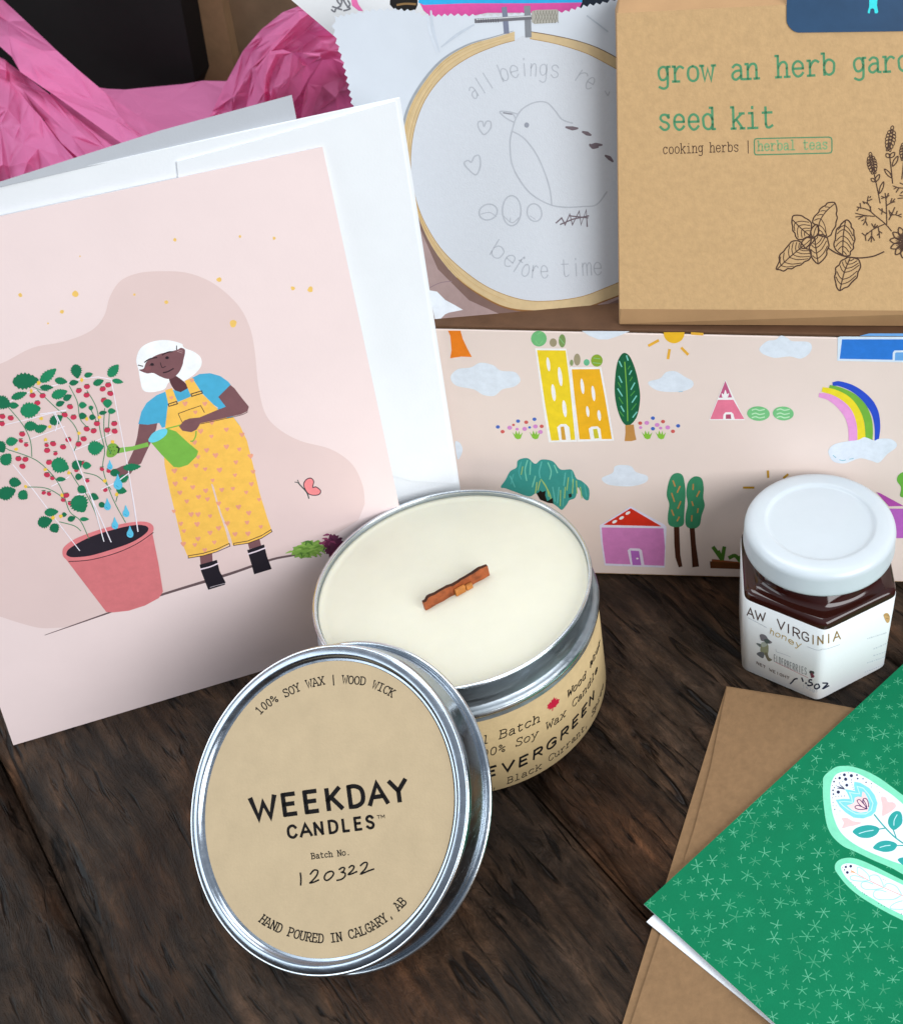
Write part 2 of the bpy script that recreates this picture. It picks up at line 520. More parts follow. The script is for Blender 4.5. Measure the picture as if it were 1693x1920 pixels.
# ================================================================== THE TABLE AND THE BACKGROUND
def wood_material():
    m = bpy.data.materials.new('dark weathered wood')
    m.use_nodes = True
    t = m.node_tree
    N, L = t.nodes, t.links
    b = N['Principled BSDF']
    tcn = N.new('ShaderNodeTexCoord')
    at = N.new('ShaderNodeAttribute')
    at.attribute_name = 'plank'
    off = N.new('ShaderNodeVectorMath')
    off.operation = 'MULTIPLY_ADD'
    off.inputs[1].default_value = (3.7, .9, 1.3)
    L.new(at.outputs['Vector'], off.inputs[0])
    L.new(tcn.outputs['Object'], off.inputs[2])
    warp = N.new('ShaderNodeTexNoise')
    warp.inputs['Scale'].default_value = 14
    warp.inputs['Detail'].default_value = 2
    L.new(off.outputs[0], warp.inputs['Vector'])
    wv = N.new('ShaderNodeVectorMath')
    wv.operation = 'MULTIPLY_ADD'
    wv.inputs[1].default_value = (.0, .008, 0)
    L.new(warp.outputs['Color'], wv.inputs[0])
    L.new(off.outputs[0], wv.inputs[2])

    def noise(sc, scale=1, det=6, rough=.6, dist=0.):
        mp = N.new('ShaderNodeMapping')
        mp.inputs['Scale'].default_value = sc
        L.new(wv.outputs[0], mp.inputs['Vector'])
        n = N.new('ShaderNodeTexNoise')
        n.inputs['Scale'].default_value = scale
        n.inputs['Detail'].default_value = det
        n.inputs['Roughness'].default_value = rough
        n.inputs['Distortion'].default_value = dist
        L.new(mp.outputs[0], n.inputs['Vector'])
        return n.outputs['Fac']

    def ramp(inp, *st):
        r = N.new('ShaderNodeValToRGB')
        e = r.color_ramp.elements
        while len(e) < len(st):
            e.new(.5)
        for i, (p, c) in enumerate(st):
            e[i].position = p
            e[i].color = list(c) + [1] if len(c) == 3 else c
        L.new(inp, r.inputs['Fac'])
        return r.outputs['Color']

    def mix(kind, a, c, fac=1.):
        x = N.new('ShaderNodeMix')
        x.data_type = 'RGBA'
        x.blend_type = kind
        x.inputs[0].default_value = fac
        L.new(a, x.inputs[6])
        L.new(c, x.inputs[7])
        return x.outputs[2]

    broad = noise((7, 20, 9), 1, 6, .65, .5)
    tone = noise((11, 30, 11), 1, 3, .5, .3)
    grain = noise((20, 250, 40), 1, 7, .62, .25)
    crack = noise((36, 270, 40), 1, 3, .5, 1.2)
    gash = noise((17, 118, 20), 1, 4, .55, .8)
    scar = noise((60, 130, 60), 1, 8, .75, .6)
    fine = noise((160, 1100, 300), 1, 6, .7)
    dust = noise((70, 70, 70), 1, 8, .75)
    base = ramp(broad, (.30, (.022, .0138, .0092)), (.47, (.053, .0318, .0195)), (.60, (.078, .046, .0275)), (.72, (.122, .081, .053)))
    tn = ramp(tone, (.38, (.78, .84, .92)), (.5, (1, 1, 1)), (.64, (1.25, .98, .78)))
    g = ramp(grain, (.30, (.30, .28, .27)), (.5, (1, 1, 1)), (.70, (1.8, 1.7, 1.6)))
    cr = mix('MULTIPLY', ramp(crack, (.34, (.16, .14, .13)), (.41, (.9, .9, .9)), (.46, (1.15, 1.12, 1.1)), (.62, (1, 1, 1))), ramp(gash, (.29, (.12, .10, .09)), (.345, (.85, .84, .83)), (.38, (1.2, 1.17, 1.13)), (.5, (1, 1, 1))))
    d = mix('MULTIPLY', ramp(dust, (.5, (.82, .82, .82)), (.72, (1.5, 1.5, 1.55)), (1, (1.7, 1.7, 1.8))), ramp(scar, (.40, (.62, .60, .58)), (.52, (1, 1, 1)), (.64, (1.55, 1.5, 1.45))))
    col = mix('MULTIPLY', mix('MULTIPLY', mix('MULTIPLY', mix('MULTIPLY', base, tn), g), cr), d)
    # pale specks of dust
    vo = N.new('ShaderNodeTexVoronoi')
    vo.inputs['Scale'].default_value = 95
    L.new(tcn.outputs['Object'], vo.inputs['Vector'])
    sp = ramp(vo.outputs['Distance'], (.022, (1, 1, 1)), (.045, (0, 0, 0)))
    pick = noise((30, 30, 30), 1, 1, .5)
    pk = ramp(pick, (.56, (0, 0, 0)), (.60, (1, 1, 1)))
    spk = mix('MULTIPLY', sp, pk)
    x = N.new('ShaderNodeMix')
    x.data_type = 'RGBA'
    L.new(spk, x.inputs[0])
    L.new(col, x.inputs[6])
    x.inputs[7].default_value = (.42, .42, .44, 1)
    L.new(x.outputs[2], b.inputs['Base Color'])
    rr = ramp(scar, (.35, (.30, .30, .30)), (.65, (.66, .66, .66)))
    L.new(rr, b.inputs['Roughness'])
    b.inputs['Specular IOR Level'].default_value = .22
    hsum = mix('MULTIPLY', mix('MULTIPLY', mix('MULTIPLY', mix('MULTIPLY', ramp(crack, (.33, (.35, .35, .35)), (.43, (1, 1, 1))), ramp(gash, (.28, (0, 0, 0)), (.37, (1, 1, 1)))), ramp(grain, (.25, (.7, .7, .7)), (.65, (1, 1, 1)))), ramp(fine, (.25, (.75, .75, .75)), (.75, (1, 1, 1)))), ramp(scar, (.3, (.5, .5, .5)), (.7, (1, 1, 1))))
    bp = N.new('ShaderNodeBump')
    bp.inputs['Strength'].default_value = 1.
    bp.inputs['Distance'].default_value = .0042
    L.new(hsum, bp.inputs['Height'])
    L.new(bp.outputs['Normal'], b.inputs['Normal'])
    return m


def tabletop():
    vs, fs, pl = [], [], []
    y0, wd = -39.6, 121.

    def plank(ya, yb, xa, xb, k):
        # top strip is finely cut along its edges so the long arrises wander
        nx = int((xb - xa) / 6)
        ys = [ya, ya + 1.2, ya + 3.2, (ya + yb) / 2, yb - 3.2, yb - 1.2, yb]
        zs = [-4.5, -1.4, -.15, 0, -.15, -1.4, -4.5]
        rows = len(ys)
        o = len(vs)
        for i in range(nx + 1):
            x = xa + (xb - xa) * i / nx
            for j in range(rows):
                wv = 0
                if j in (0, 1, 2):
                    wv = 1.1 * sin(x * .045 + k * 2.1) + .7 * sin(x * .17 + k) + random.uniform(-.35, .35)
                if j in (rows - 1, rows - 2, rows - 3):
                    wv = 1.1 * sin(x * .05 + k * 1.3) + .6 * sin(x * .21 + k * 3) + random.uniform(-.35, .35)
                vs.append((x * MM, (ys[j] + wv) * MM, (zs[j] - .02) * MM))
                pl.append(k)
        for i in range(nx):
            for j in range(rows - 1):
                a = o + i * rows + j
                fs.append((a, a + rows, a + rows + 1, a + 1))
        # sides and underside
        q = len(vs)
        for x in (xa, xb):
            for y in (ya, yb):
                vs.append((x * MM, y * MM, -.03))
                pl.append(k)
        fs.append((q, q + 1, q + 3, q + 2))
        fs.append([o + i * rows for i in range(nx + 1)] + [q + 2, q])
        fs.append([o + i * rows + rows - 1 for i in range(nx + 1)] + [q + 3, q + 1])
        fs.append([o + j for j in range(rows)] + [q + 1, q])
        fs.append([o + nx * rows + j for j in range(rows)] + [q + 3, q + 2])

    for k in range(-7, 9):
        plank(y0 + wd * k + 1.7, y0 + wd * (k + 1) - 1.7, -1250, 1000, k)
    o = len(vs)                                                    # bed the gaps look down on
    for x, y in ((-1250, -900), (1000, -900), (1000, 1060), (-1250, 1060)):
        vs.append((x * MM, y * MM, -.012))
        pl.append(0)
    fs.append((o, o + 1, o + 2, o + 3))
    me = bpy.data.meshes.new('tabletop')
    me.from_pydata(vs, [], fs)
    a = me.attributes.new('plank', 'FLOAT_VECTOR', 'POINT')
    for i, k in enumerate(pl):
        a.data[i].vector = ((k * 7.31) % 5, (k * 3.17) % 5, (k * 1.7) % 5)
    me.materials.append(wood_material())
    bm = bmesh.new()
    bm.from_mesh(me)
    bmesh.ops.recalc_face_normals(bm, faces=bm.faces)
    bm.to_mesh(me)
    bm.free()
    for p in me.polygons:
        p.use_smooth = abs(p.normal.z) > .3
    ob = bpy.data.objects.new('tabletop', me)
    C.objects.link(ob)
    ob.rotation_euler = (0, 0, radians(-47.9))
    tag(ob, kind='structure')


tabletop()
mb = MB()
mb.add([(-1600, 1450, -900), (1600, 1450, -900), (1600, 1450, 1600), (-1600, 1450, 1600)], [(0, 1, 2, 3)], mat('dim wall', (.10, .075, .055), .8, var=.2, vscale=3))
tag(mb.build('wall'), kind='structure')

KRAFT = mat('kraft board', '#B58A5A', .8, 0, .2, .10, 140, .25, 1500)
KRAFT_DK = mat('kraft board raw edge', '#8E6740', .85, 0, .15, .15, 300)
PAPER = mat('white paper', (.80, .83, .86), .7, 0, .25, .015, 90, .12, 1800)
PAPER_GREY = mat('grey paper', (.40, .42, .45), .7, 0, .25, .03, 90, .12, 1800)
STEEL = mat('tin plate', (.64, .69, .73), .2, 1., .5, .05, 200)
STEEL_BODY = mat('tin plate brushed', (.34, .385, .42), .42, 1., .5, .05, 240)
STEEL_LID = mat('tin plate lid', (.33, .375, .43), .2, 1., .5, .05, 200)


for m_ in (STEEL, STEEL_BODY, STEEL_LID):
    t_ = m_.node_tree
    b_ = t_.nodes['Principled BSDF']
    r0 = b_.inputs['Roughness'].default_value
    tn_ = t_.nodes.new('ShaderNodeTexCoord')
    mp_ = t_.nodes.new('ShaderNodeMapping')
    mp_.inputs['Scale'].default_value = (40, 160, 500)
    mp_.inputs['Rotation'].default_value = (.4, .3, .8)
    n_ = t_.nodes.new('ShaderNodeTexNoise')
    n_.inputs['Scale'].default_value = 1
    n_.inputs['Detail'].default_value = 7
    n_.inputs['Roughness'].default_value = .7
    mr_ = t_.nodes.new('ShaderNodeMapRange')
    mr_.inputs[1].default_value, mr_.inputs[2].default_value = .35, .65
    mr_.inputs[3].default_value, mr_.inputs[4].default_value = r0 * .65, r0 * 1.5
    t_.links.new(tn_.outputs['Object'], mp_.inputs['Vector'])
    t_.links.new(mp_.outputs[0], n_.inputs['Vector'])
    t_.links.new(n_.outputs['Fac'], mr_.inputs[0])
    t_.links.new(mr_.outputs[0], b_.inputs['Roughness'])


# black box and the brown boards at the far end of the table
def standing(name, pxs, y, depth, m, label, cat, bevel=1.):
    f = Flat((0, y, 0), (0, -1, 0))
    front = [f.pt(*p) for p in pxs]
    for p in front:
        if p.z < 6:
            p.z = .2
    mb = MB()
    mb.slab(front, [p + V((0, depth, 0)) for p in front], m)
    return tag(mb.build(name, bevel=bevel), label, cat)


standing('black_box', zp('p', '-90,-90 322,-90 366,152 340,200 -60,200'), 690, 120, mat('black card', (.006, .005, .005), .7, 0, .2, .2, 40),
         'black box standing behind the pink tissue paper at the top left', 'box')
bw = mat('brown board', (.24, .145, .075), .7, 0, .25, .25, 25)
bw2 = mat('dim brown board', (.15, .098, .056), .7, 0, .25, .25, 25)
standing('wooden_board', zp('p', '312,-90 397,-90 437,112 450,200 372,200'), 716, 14, bw, 'narrow brown wooden board between the black box and the groove', 'board')
standing('wooden_board', zp('p', '401,-90 640,-90 640,200 454,200 441,112'), 728, 14, bw2, 'wide brown board standing right of the groove behind the right tissue bunch', 'board')


# ------------------------------------------------------------------ pink tissue paper
def tissue_material():
    m = bpy.data.materials.new('pink tissue')
    m.use_nodes = True
    t = m.node_tree
    N, L = t.nodes, t.links
    out = N['Material Output']
    b = N['Principled BSDF']
    b.inputs['Base Color'].default_value = (.93, .27, .54, 1)
    b.inputs['Roughness'].default_value = .55
    b.inputs['Specular IOR Level'].default_value = .25
    tr = N.new('ShaderNodeBsdfTranslucent')
    tr.inputs['Color'].default_value = (.80, .12, .36, 1)
    mx = N.new('ShaderNodeMixShader')
    mx.inputs[0].default_value = .45
    L.new(b.outputs[0], mx.inputs[1])
    L.new(tr.outputs[0], mx.inputs[2])
    L.new(mx.outputs[0], out.inputs['Surface'])
    tcn = N.new('ShaderNodeTexCoord')
    vo = N.new('ShaderNodeTexVoronoi')
    vo.inputs['Scale'].default_value = 38
    vo.inputs['Randomness'].default_value = 1
    n = N.new('ShaderNodeTexNoise')
    n.inputs['Scale'].default_value = 60
    n.inputs['Detail'].default_value = 5
    ad = N.new('ShaderNodeMath')
    ad.operation = 'ADD'
    L.new(tcn.outputs['Object'], vo.inputs['Vector'])
    L.new(tcn.outputs['Object'], n.inputs['Vector'])
    L.new(vo.outputs['Distance'], ad.inputs[0])
    L.new(n.outputs['Fac'], ad.inputs[1])
    bp = N.new('ShaderNodeBump')
    bp.inputs['Strength'].default_value = .4
    bp.inputs['Distance'].default_value = .003
    L.new(ad.outputs[0], bp.inputs['Height'])
    L.new(bp.outputs['Normal'], b.inputs['Normal'])
    L.new(bp.outputs['Normal'], tr.inputs['Normal'])
    return m


TISSUE = tissue_material()
from mathutils import noise as MN


def at_height(x, y, h):
    r = ray(x, y)
    return EYE + r * ((h - CAMZ) / r.z)


def patch(mb, a, b, nu=40, nv=16, amp=5., seed=0, bow=0.):
    """crumpled sheet between two rails of (px, py, height mm)"""
    def samp(r, t):
        s = r
        k = t * (len(s) - 1)
        i = min(int(k), len(s) - 2)
        q = k - i
        return [s[i][c] + (s[i + 1][c] - s[i][c]) * q for c in range(3)]
    A, B = smooth(a, False, 10), smooth(b, False, 10)
    rnd = random.Random(seed)
    cu, cv = max(5, round(nu / 6.5)), max(2, round(nv / 5))
    # flat facets meeting in sharp creases, then a finer crinkle inside each
    ctl = {}
    for j in range(cv + 1):
        for i in range(cu + 1):
            t = min(1, max(0, (i + (rnd.uniform(-.38, .38) if 0 < i < cu else 0)) / cu))
            v = min(1, max(0, (j + (rnd.uniform(-.38, .38) if 0 < j < cv else 0)) / cv))
            p, q = samp(A, t), samp(B, t)
            P = at_height(*[p[c] + (q[c] - p[c]) * v for c in range(3)])
            dpt = rnd.uniform(-1, 1) * amp * (1.35 if 0 < j < cv else .45) + bow * sin(pi * v)
            ctl[i, j] = P + (EYE - P).normalized() * dpt
    vs, fs = [], []

    def tri(a_, b_, c_, n=9):
        o_ = len(vs)
        ix = {}
        for y in range(n + 1):
            for x in range(n + 1 - y):
                k1, k2 = x / n, y / n
                P = a_ + (b_ - a_) * k1 + (c_ - a_) * k2
                e = min(k1, k2, 1 - k1 - k2) * 3
                P = P + (EYE - P).normalized() * (e * amp * .8 * MN.noise(P * .07 + V((seed, 2, 5))) + min(1, e) * (1.1 * MN.noise(P * .17) + .7 * MN.noise(P * .4)))
                ix[x, y] = len(vs)
                vs.append(P)
        for y in range(n):
            for x in range(n - y):
                fs.append((ix[x, y], ix[x + 1, y], ix[x, y + 1]))
                if x + y < n - 1:
                    fs.append((ix[x + 1, y], ix[x + 1, y + 1], ix[x, y + 1]))
    for j in range(cv):
        for i in range(cu):
            p00, p10, p01, p11 = ctl[i, j], ctl[i + 1, j], ctl[i, j + 1], ctl[i + 1, j + 1]
            if rnd.random() < .5:
                tri(p00, p10, p01), tri(p11, p01, p10)
            else:
                tri(p10, p11, p00), tri(p01, p00, p11)
    mb.add(vs, fs, TISSUE, True)


def hp(txt):
    return [tuple(float(c) for c in a.split(',')) for a in txt.split()]


mb = MB()
# back sheet, lying low between the two bunches
patch(mb, hp('100,150,40 190,165,26 300,166,24 366,152,24 430,150,22 520,160,22'), hp('60,330,10 200,300,10 300,290,8 400,260,8 470,240,8 540,240,8'), 40, 14, 4, 2)
# upper fold with the long straight edge
patch(mb, hp('-40,-40,95 8,0,86 100,88,62 185,163,45 240,203,38 320,255,30'), hp('-40,60,70 10,84,64 38,134,52 100,176,46 200,248,36 260,290,28'), 50, 14, 5, 5, 4)
# second fold tucked under it
patch(mb, hp('-60,80,60 0,105,58 22,122,50 80,165,42 160,235,34 240,290,26'), hp('-60,150,44 0,170,40 40,190,36 75,215,32 135,290,28 200,330,24'), 50, 14, 6, 9, 5)
# lower skirt
patch(mb, hp('-60,112,56 5,118,52 40,178,40 78,220,34 130,290,28 180,330,24'), hp('-60,420,4 -20,400,4 20,390,4 60,385,4 110,380,4 190,360,4'), 50, 24, 6, 13, 6)
tag(mb.build('tissue_paper', recalc=False), 'folded pink tissue paper left of the black box, behind the white envelope', 'tissue paper', 'pink tissue paper bunches')

mb = MB()
patch(mb, hp('380,240,10 400,205,20 430,140,44 470,75,66 530,22,84 575,5,90'), hp('470,240,14 480,200,26 490,150,44 520,100,62 560,70,72 600,40,82'), 40, 18, 6, 21, 6)
patch(mb, hp('470,240,14 475,190,30 490,140,46 525,90,64 570,60,74 602,38,84'), hp('560,250,10 570,215,22 585,170,40 600,130,52 640,110,58 680,100,62'), 40, 18, 7, 25, 7)
patch(mb, hp('450,250,14 462,200,36 470,160,50 478,125,62 500,98,70 530,92,72'), hp('530,250,14 510,205,42 505,165,54 512,130,64 525,105,72 548,98,74'), 30, 14, 4, 31, 5)
patch(mb, hp('505,190,50 515,150,60 530,110,72 548,98,76 570,98,76 600,98,74'), hp('500,250,16 540,205,40 560,180,48 575,150,56 590,130,62 602,112,70'), 30, 14, 3, 37, 3)
patch(mb, hp('570,175,44 580,150,54 598,115,66 620,110,66 650,110,64 690,110,62'), hp('560,260,10 600,235,16 630,215,20 660,205,24 690,200,26 720,200,26'), 30, 14, 6, 41, 6)
tag(mb.build('tissue_paper', recalc=False), 'crumpled bright pink tissue paper bunch beside the pinked edge of the pouch', 'tissue paper', 'pink tissue paper bunches')

# ================================================================== PATTERNED BOX
BA = V((-43.449, 271.65, 0))
BU = V((.99927, -.03814, 0))
BN = V((-.03814, -.99927, 0))
BH = 108.4
box = empty('patterned_box', BA + BU * 55, 'cream cardboard box printed with houses, trees and clouds', 'box')
bc = BA + BU * 55


def obox(mb, s0, s1, d0, d1, z0, z1, m):
    mb.box(BA + BU * ((s0 + s1) / 2) - BN * ((d0 + d1) / 2) + ZZ * ((z0 + z1) / 2), (BU, -BN, ZZ), ((s1 - s0) / 2, (d1 - d0) / 2, (z1 - z0) / 2), m)


mb = MB()
obox(mb, -61.5, 171.5, .9, 104, .15, BH - 1.8, KRAFT)
mb.build('carton_body', box, bevel=.5)
mb = MB()
obox(mb, -61.7, 171.7, .35, 104.6, BH - 1.0, BH, mat('kraft lid board', '#5E4330', .8, 0, .2, .15, 140))
mb.build('lid_board', box, bevel=.35)
CREAM = mat('cream printed paper', [x * .9 for x in lin('#F3E0D6')], .5, 0, .3, .02, 40, .08, 1500)
mb = MB()
obox(mb, -61.7, 171.7, 0, .8, 1.5, BH - 1.25, CREAM)
mb.build('front_panel', box, bevel=.3)
BF = Flat(BA, BN)
art = Art(BF, .015)
CL = ink('#E6EEF8')
WH = ink('#FBF8F6')


def g(t):
    return zp('g', t)


def h_(t):
    return zp('h', t)


def blob(k, t, c):
    art.poly(zp(k, t), c, True)


blob('g', '155,350 200,310 280,300 340,270 420,285 470,320 560,330 595,380 560,420 480,440 430,480 360,475 300,440 200,420 160,390', CL)
art.poly(g('985,68 1290,70 1220,100 1150,122 1090,122 1030,98'), CL)
blob('g', '1410,390 1480,370 1520,330 1580,325 1640,360 1690,390 1680,430 1600,455 1480,450 1420,420', CL)
art.line(g('1600,455 1625,452'), 1.4, '#9CC9DC')
blob('g', '1115,1000 1180,970 1200,925 1290,925 1330,965 1400,990 1390,1030 1300,1055 1180,1050 1125,1030', CL)
blob('g', '180,775 210,780 228,820 215,865 195,880', CL)
blob('h', '665,200 720,150 780,140 820,110 870,130 900,150 1010,155 1040,190 1020,240 960,275 880,260 780,270 720,255 680,235', CL)
art.poly(g('135,66 214,66 230,120 258,180 287,234 220,231 149,242 158,190 150,100'), '#F2841C')
# tall yellow houses
art.poly(g('688,178 885,180 912,330 955,772 775,776 740,560'), WH)
art.poly(g('908,298 1108,298 1140,470 1190,765 958,772 925,480'), WH)
art.poly(g('700,190 882,192 908,400 943,760 790,765 752,540'), '#F7D826')
art.poly(g('920,312 1098,310 1130,480 1176,755 970,757 940,500'), '#F8B91F')
for x, y, a, b in ((772, 280, 11, 45), (847, 358, 13, 62), (805, 460, 13, 55), (875, 562, 13, 55), (988, 420, 11, 50), (1058, 465, 11, 50), (1022, 580, 10, 35), (1095, 605, 11, 35)):
    art.dot(z1('g', x, y), a / 3.386, b / 3.386, -7, WH)
art.poly(g('828,680 850,660 885,660 905,680 915,768 842,768'), WH)
art.poly(g('849,677 872,675 884,760 858,760'), '#D9A23A')
art.poly(g('1028,690 1045,676 1085,674 1102,690 1112,765 1042,766'), WH)
art.poly(g('1055,692 1082,690 1095,750 1064,752'), '#D5CB33')
for x, y, a, b, c in ((712, 117, 50, 50, '#74C07E'), (803, 142, 23, 27, '#A69A7C'), (860, 131, 22, 42, '#7D9C5B'), (955, 250, 21, 38, '#A69A7C'), (1015, 268, 19, 21, '#6CBF93'), (1080, 256, 37, 39, '#8FAE35'), (920, 270, 11, 20, '#8DA06A')):
    art.dot(z1('g', x, y), a / 3.386, b / 3.386, 0, c, 20)
for t in ('690,130 712,155 735,130', '700,90 730,75', '840,110 872,150', '1060,240 1100,245', '1055,270 1105,275'):
    art.line(g(t), 1.2, '#8FD08A')
# cypress
blob('g', '1245,210 1285,225 1320,300 1345,400 1355,500 1335,610 1290,665 1250,655 1215,580 1195,480 1195,380 1210,270', '#17623F')
art.poly(g('1260,667 1314,662 1322,720 1331,760 1300,768 1256,768 1262,715'), '#C8904C')
art.line(g('1257,265 1270,450 1276,640'), 2, '#7DB84A')
for t in ('1222,260 1238,295', '1268,225 1278,255', '1300,320 1286,345', '1220,355 1238,395', '1320,398 1297,440', '1213,435 1242,482', '1332,480 1304,522', '1233,545 1252,580', '1334,583 1308,617'):
    art.line(g(t), 2.3, '#7FD3C4')
for t in ('1290,290 1278,310', '1305,360 1290,385', '1215,395 1232,425', '1220,490 1245,530', '1330,530 1300,570', '1225,580 1250,610', '1320,450 1295,480'):
    art.line(g(t), 1.8, '#4F9E4A')
fl = {'b': '#4A6FC4', 'r': '#D4605C', 'p': '#DB8FD0'}
for q in '452,678,b 482,708,r 527,683,p 551,665,r 580,641,b 574,692,p 622,690,p 632,648,r 653,681,b 684,629,b 690,675,p 730,674,r 722,710,p 1355,654,r 1358,682,p 1397,652,p 1436,622,b 1436,689,b 1463,665,p 1500,644,r 1485,685,p 1530,681,p 1563,706,r 1596,671,b'.split():
    x, y, c = q.split(',')
    r_ = {'b': 12, 'r': 12, 'p': 14}[c] * (.7 if q in ('653,681,b', '574,692,p', '1485,685,p', '1358,682,p', '551,665,r') else 1)
    art.dot(z1('g', float(x), float(y)), r_ / 3.386 * 1.1, r_ / 3.386 * .95, 0, fl[c], 10, True)
art.lift()
for x in (578, 688, 1400, 1487):
    art.poly(g(f'{x-36},708 {x-18},728 {x-12},700 {x},726 {x+10},702 {x+14},730 {x+32},712 {x+18},752 {x},757 {x-16},748'), '#8CC63F')
# sun
art.poly([z1('g', 1570 + 66 * cos(t), 82 + 64 * sin(t)) for t in [pi * i / 16 * 1.06 - .1 for i in range(17)]], '#F5BE2B')
for t in ('1412,160 1468,130', '1541,190 1532,240', '1620,178 1656,215', '1684,84 1750,88'):
    art.line(g(t), 5, '#F0B53C', cap=.4)
# willow
blob('g', '470,1060 500,1015 530,960 570,935 580,890 640,876 688,912 730,885 800,896 850,948 920,950 950,1005 985,1022 1030,1070 1028,1140 995,1130 960,1060 945,1125 905,1145 890,1170 858,1205 830,1185 800,1165 760,1150 700,1100 650,1120 560,1090 500,1068', '#3F9C92')
for q in ('600,900 585,960 600,1010', '640,890 625,950 635,1020', '660,900 655,980', '730,900 715,960 720,1000', '770,905 790,960 780,1010', '810,920 830,970', '550,980 535,1040', '880,970 870,1050', '920,960 930,1060', '690,990 670,1060', '840,1060 830,1160', '870,1070 865,1180', '1000,1040 1015,1120', '530,990 560,1060', '800,1060 815,1150'):
    art.line(g(q), 2.2, random.choice(['#66C0B4', '#7FD1B5', '#57B3A9']))
for q in ('700,1030 690,1100', '725,1010 760,1060 775,1120', '900,1000 890,1080', '930,1010 925,1100', '950,1020 955,1100', '720,1020 705,1080', '850,1080 848,1180', '610,930 600,980', '975,1060 985,1130', '740,1030 780,1100 790,1150', '880,1060 875,1130'):
    art.line(g(q), 1.8, random.choice(['#B9CF6A', '#A9CB74']))
art.poly(g('697,1100 712,1092 720,1080 735,1092 755,1082 752,1110 765,1150 800,1128 805,1165 770,1160 720,1140'), '#1B1712')
art.poly(g('900,1105 918,1100 922,1120 905,1130'), '#22302B')
# pink house
art.poly(g('1098,1302 1118,1292 1295,1182 1505,1296 1522,1312 1512,1572 1130,1558 1108,1420'), ink('#EBE6FA'))
art.poly(g('1122,1300 1295,1194 1490,1309'), '#DE3320')
art.poly(g('1110,1316 1503,1322 1512,1440 1508,1560 1136,1545 1118,1420'), '#DB87C6')
for x, y in ((1193, 1280), (1237, 1256), (1277, 1225)):
    art.dot(z1('g', x, y), 5, 2.6, -28, WH)
art.poly(g('1275,1462 1290,1448 1350,1450 1366,1462 1382,1562 1296,1558'), ink('#F0E2F6'))
art.poly(g('1294,1463 1348,1466 1362,1557 1306,1555'), '#C070CB')
art.dot(z1('g', 1337, 1514), 2.4, 1.6, 0, WH)
# twin trees
blob('h', '80,1095 115,1115 130,1180 135,1250 130,1320 125,1400 120,1465 70,1485 15,1465 8,1400 18,1320 0,1250 15,1160 40,1110', '#3C8E66')
blob('h', '200,1120 250,1135 265,1200 262,1270 272,1330 250,1400 235,1470 190,1495 140,1475 135,1400 150,1320 140,1240 155,1160', '#3C8E66')
for q in ('45,1150 60,1190', '95,1190 75,1235', '35,1240 55,1300', '100,1300 80,1350', '35,1360 50,1400', '90,1410 75,1440', '190,1175 188,1215', '235,1225 215,1265', '180,1300 190,1330', '225,1350 220,1380', '180,1400 178,1440'):
    art.line(h_(q), 2.6, '#C98D4E')
art.poly(h_('52,1484 90,1482 93,1580 97,1680 112,1766 86,1772 62,1700 54,1600'), '#4F2A1B')
art.poly(h_('164,1492 200,1490 208,1600 222,1700 231,1766 184,1772 176,1650'), '#4F2A1B')
# teepee and melons
art.poly(h_('420,424 560,716 303,716'), WH)
art.poly(h_('420,434 468,553 373,555'), '#C9628A')
art.poly(h_('366,571 477,570 556,708 311,709'), '#EE7F9B')
blob('h', '398,550 394,522 408,530 420,498 432,528 446,522 438,550 418,558', WH)
art.poly(h_('406,676 420,660 464,658 478,672 486,709 404,709'), WH)
art.poly(h_('424,675 458,674 462,707 422,707'), '#B5506E')
for x, y, a, b in ((657, 669, 81, 52), (835, 668, 75, 50)):
    art.dot(z1('h', x, y), a / 3.8217, b / 3.8217, 3, '#7CC986', 26)
    for k in (-27, 2, 27):
        art.line(h_(f'{x-46},{y+k+2} {x-20},{y+k-5} {x+8},{y+k+4} {x+44},{y+k-3}'), 2.2, '#C3EBC0')
# blue house at the right
art.poly(h_('1226,122 1245,116 1700,118 1790,118 1790,303 1222,290'), ink('#DFEDFB'))
art.poly(h_('1380,112 1450,94 1790,94 1790,114'), '#76B0EE')
art.poly(h_('1256,136 1790,136 1790,286 1239,276'), '#2F7DDB')
art.poly(h_('1618,290 1620,232 1632,216 1790,214 1790,290'), ink('#DFEDFB'))
art.poly(h_('1634,288 1636,236 1645,230 1790,228 1790,288'), '#6FADEC')
# rainbow
art.line(h_('1195,457 1240,455 1335,490 1425,560 1487,650 1508,745 1507,830 1499,880'), (7, 15.5, 6), '#2A50CE', n=8)
art.line(h_('1172,480 1240,500 1330,547 1400,620 1440,710 1450,790 1448,845'), (8, 15.5, 14), '#79B83F', n=8)
art.line(h_('1122,497 1200,517 1285,565 1347,640 1383,730 1395,860'), (9, 15.5, 16), '#F6E02C', n=8)
art.line(h_('1098,537 1165,552 1240,600 1300,670 1330,760 1335,868'), (8, 18, 16), '#EFA0DC', n=8)
blob('h', '1160,930 1200,890 1290,868 1370,858 1420,838 1485,862 1520,850 1600,850 1645,880 1640,915 1580,960 1520,1020 1460,1005 1380,990 1280,1025 1200,1015 1165,970', CL)
art.line(h_('1192,968 1212,985'), 1.5, '#8CC4D2')
art.line(h_('1238,1000 1262,1006 1282,1001'), 1.5, '#8CC4D2')
art.line(h_('1310,996 1338,990'), 1.5, '#8CC4D2')
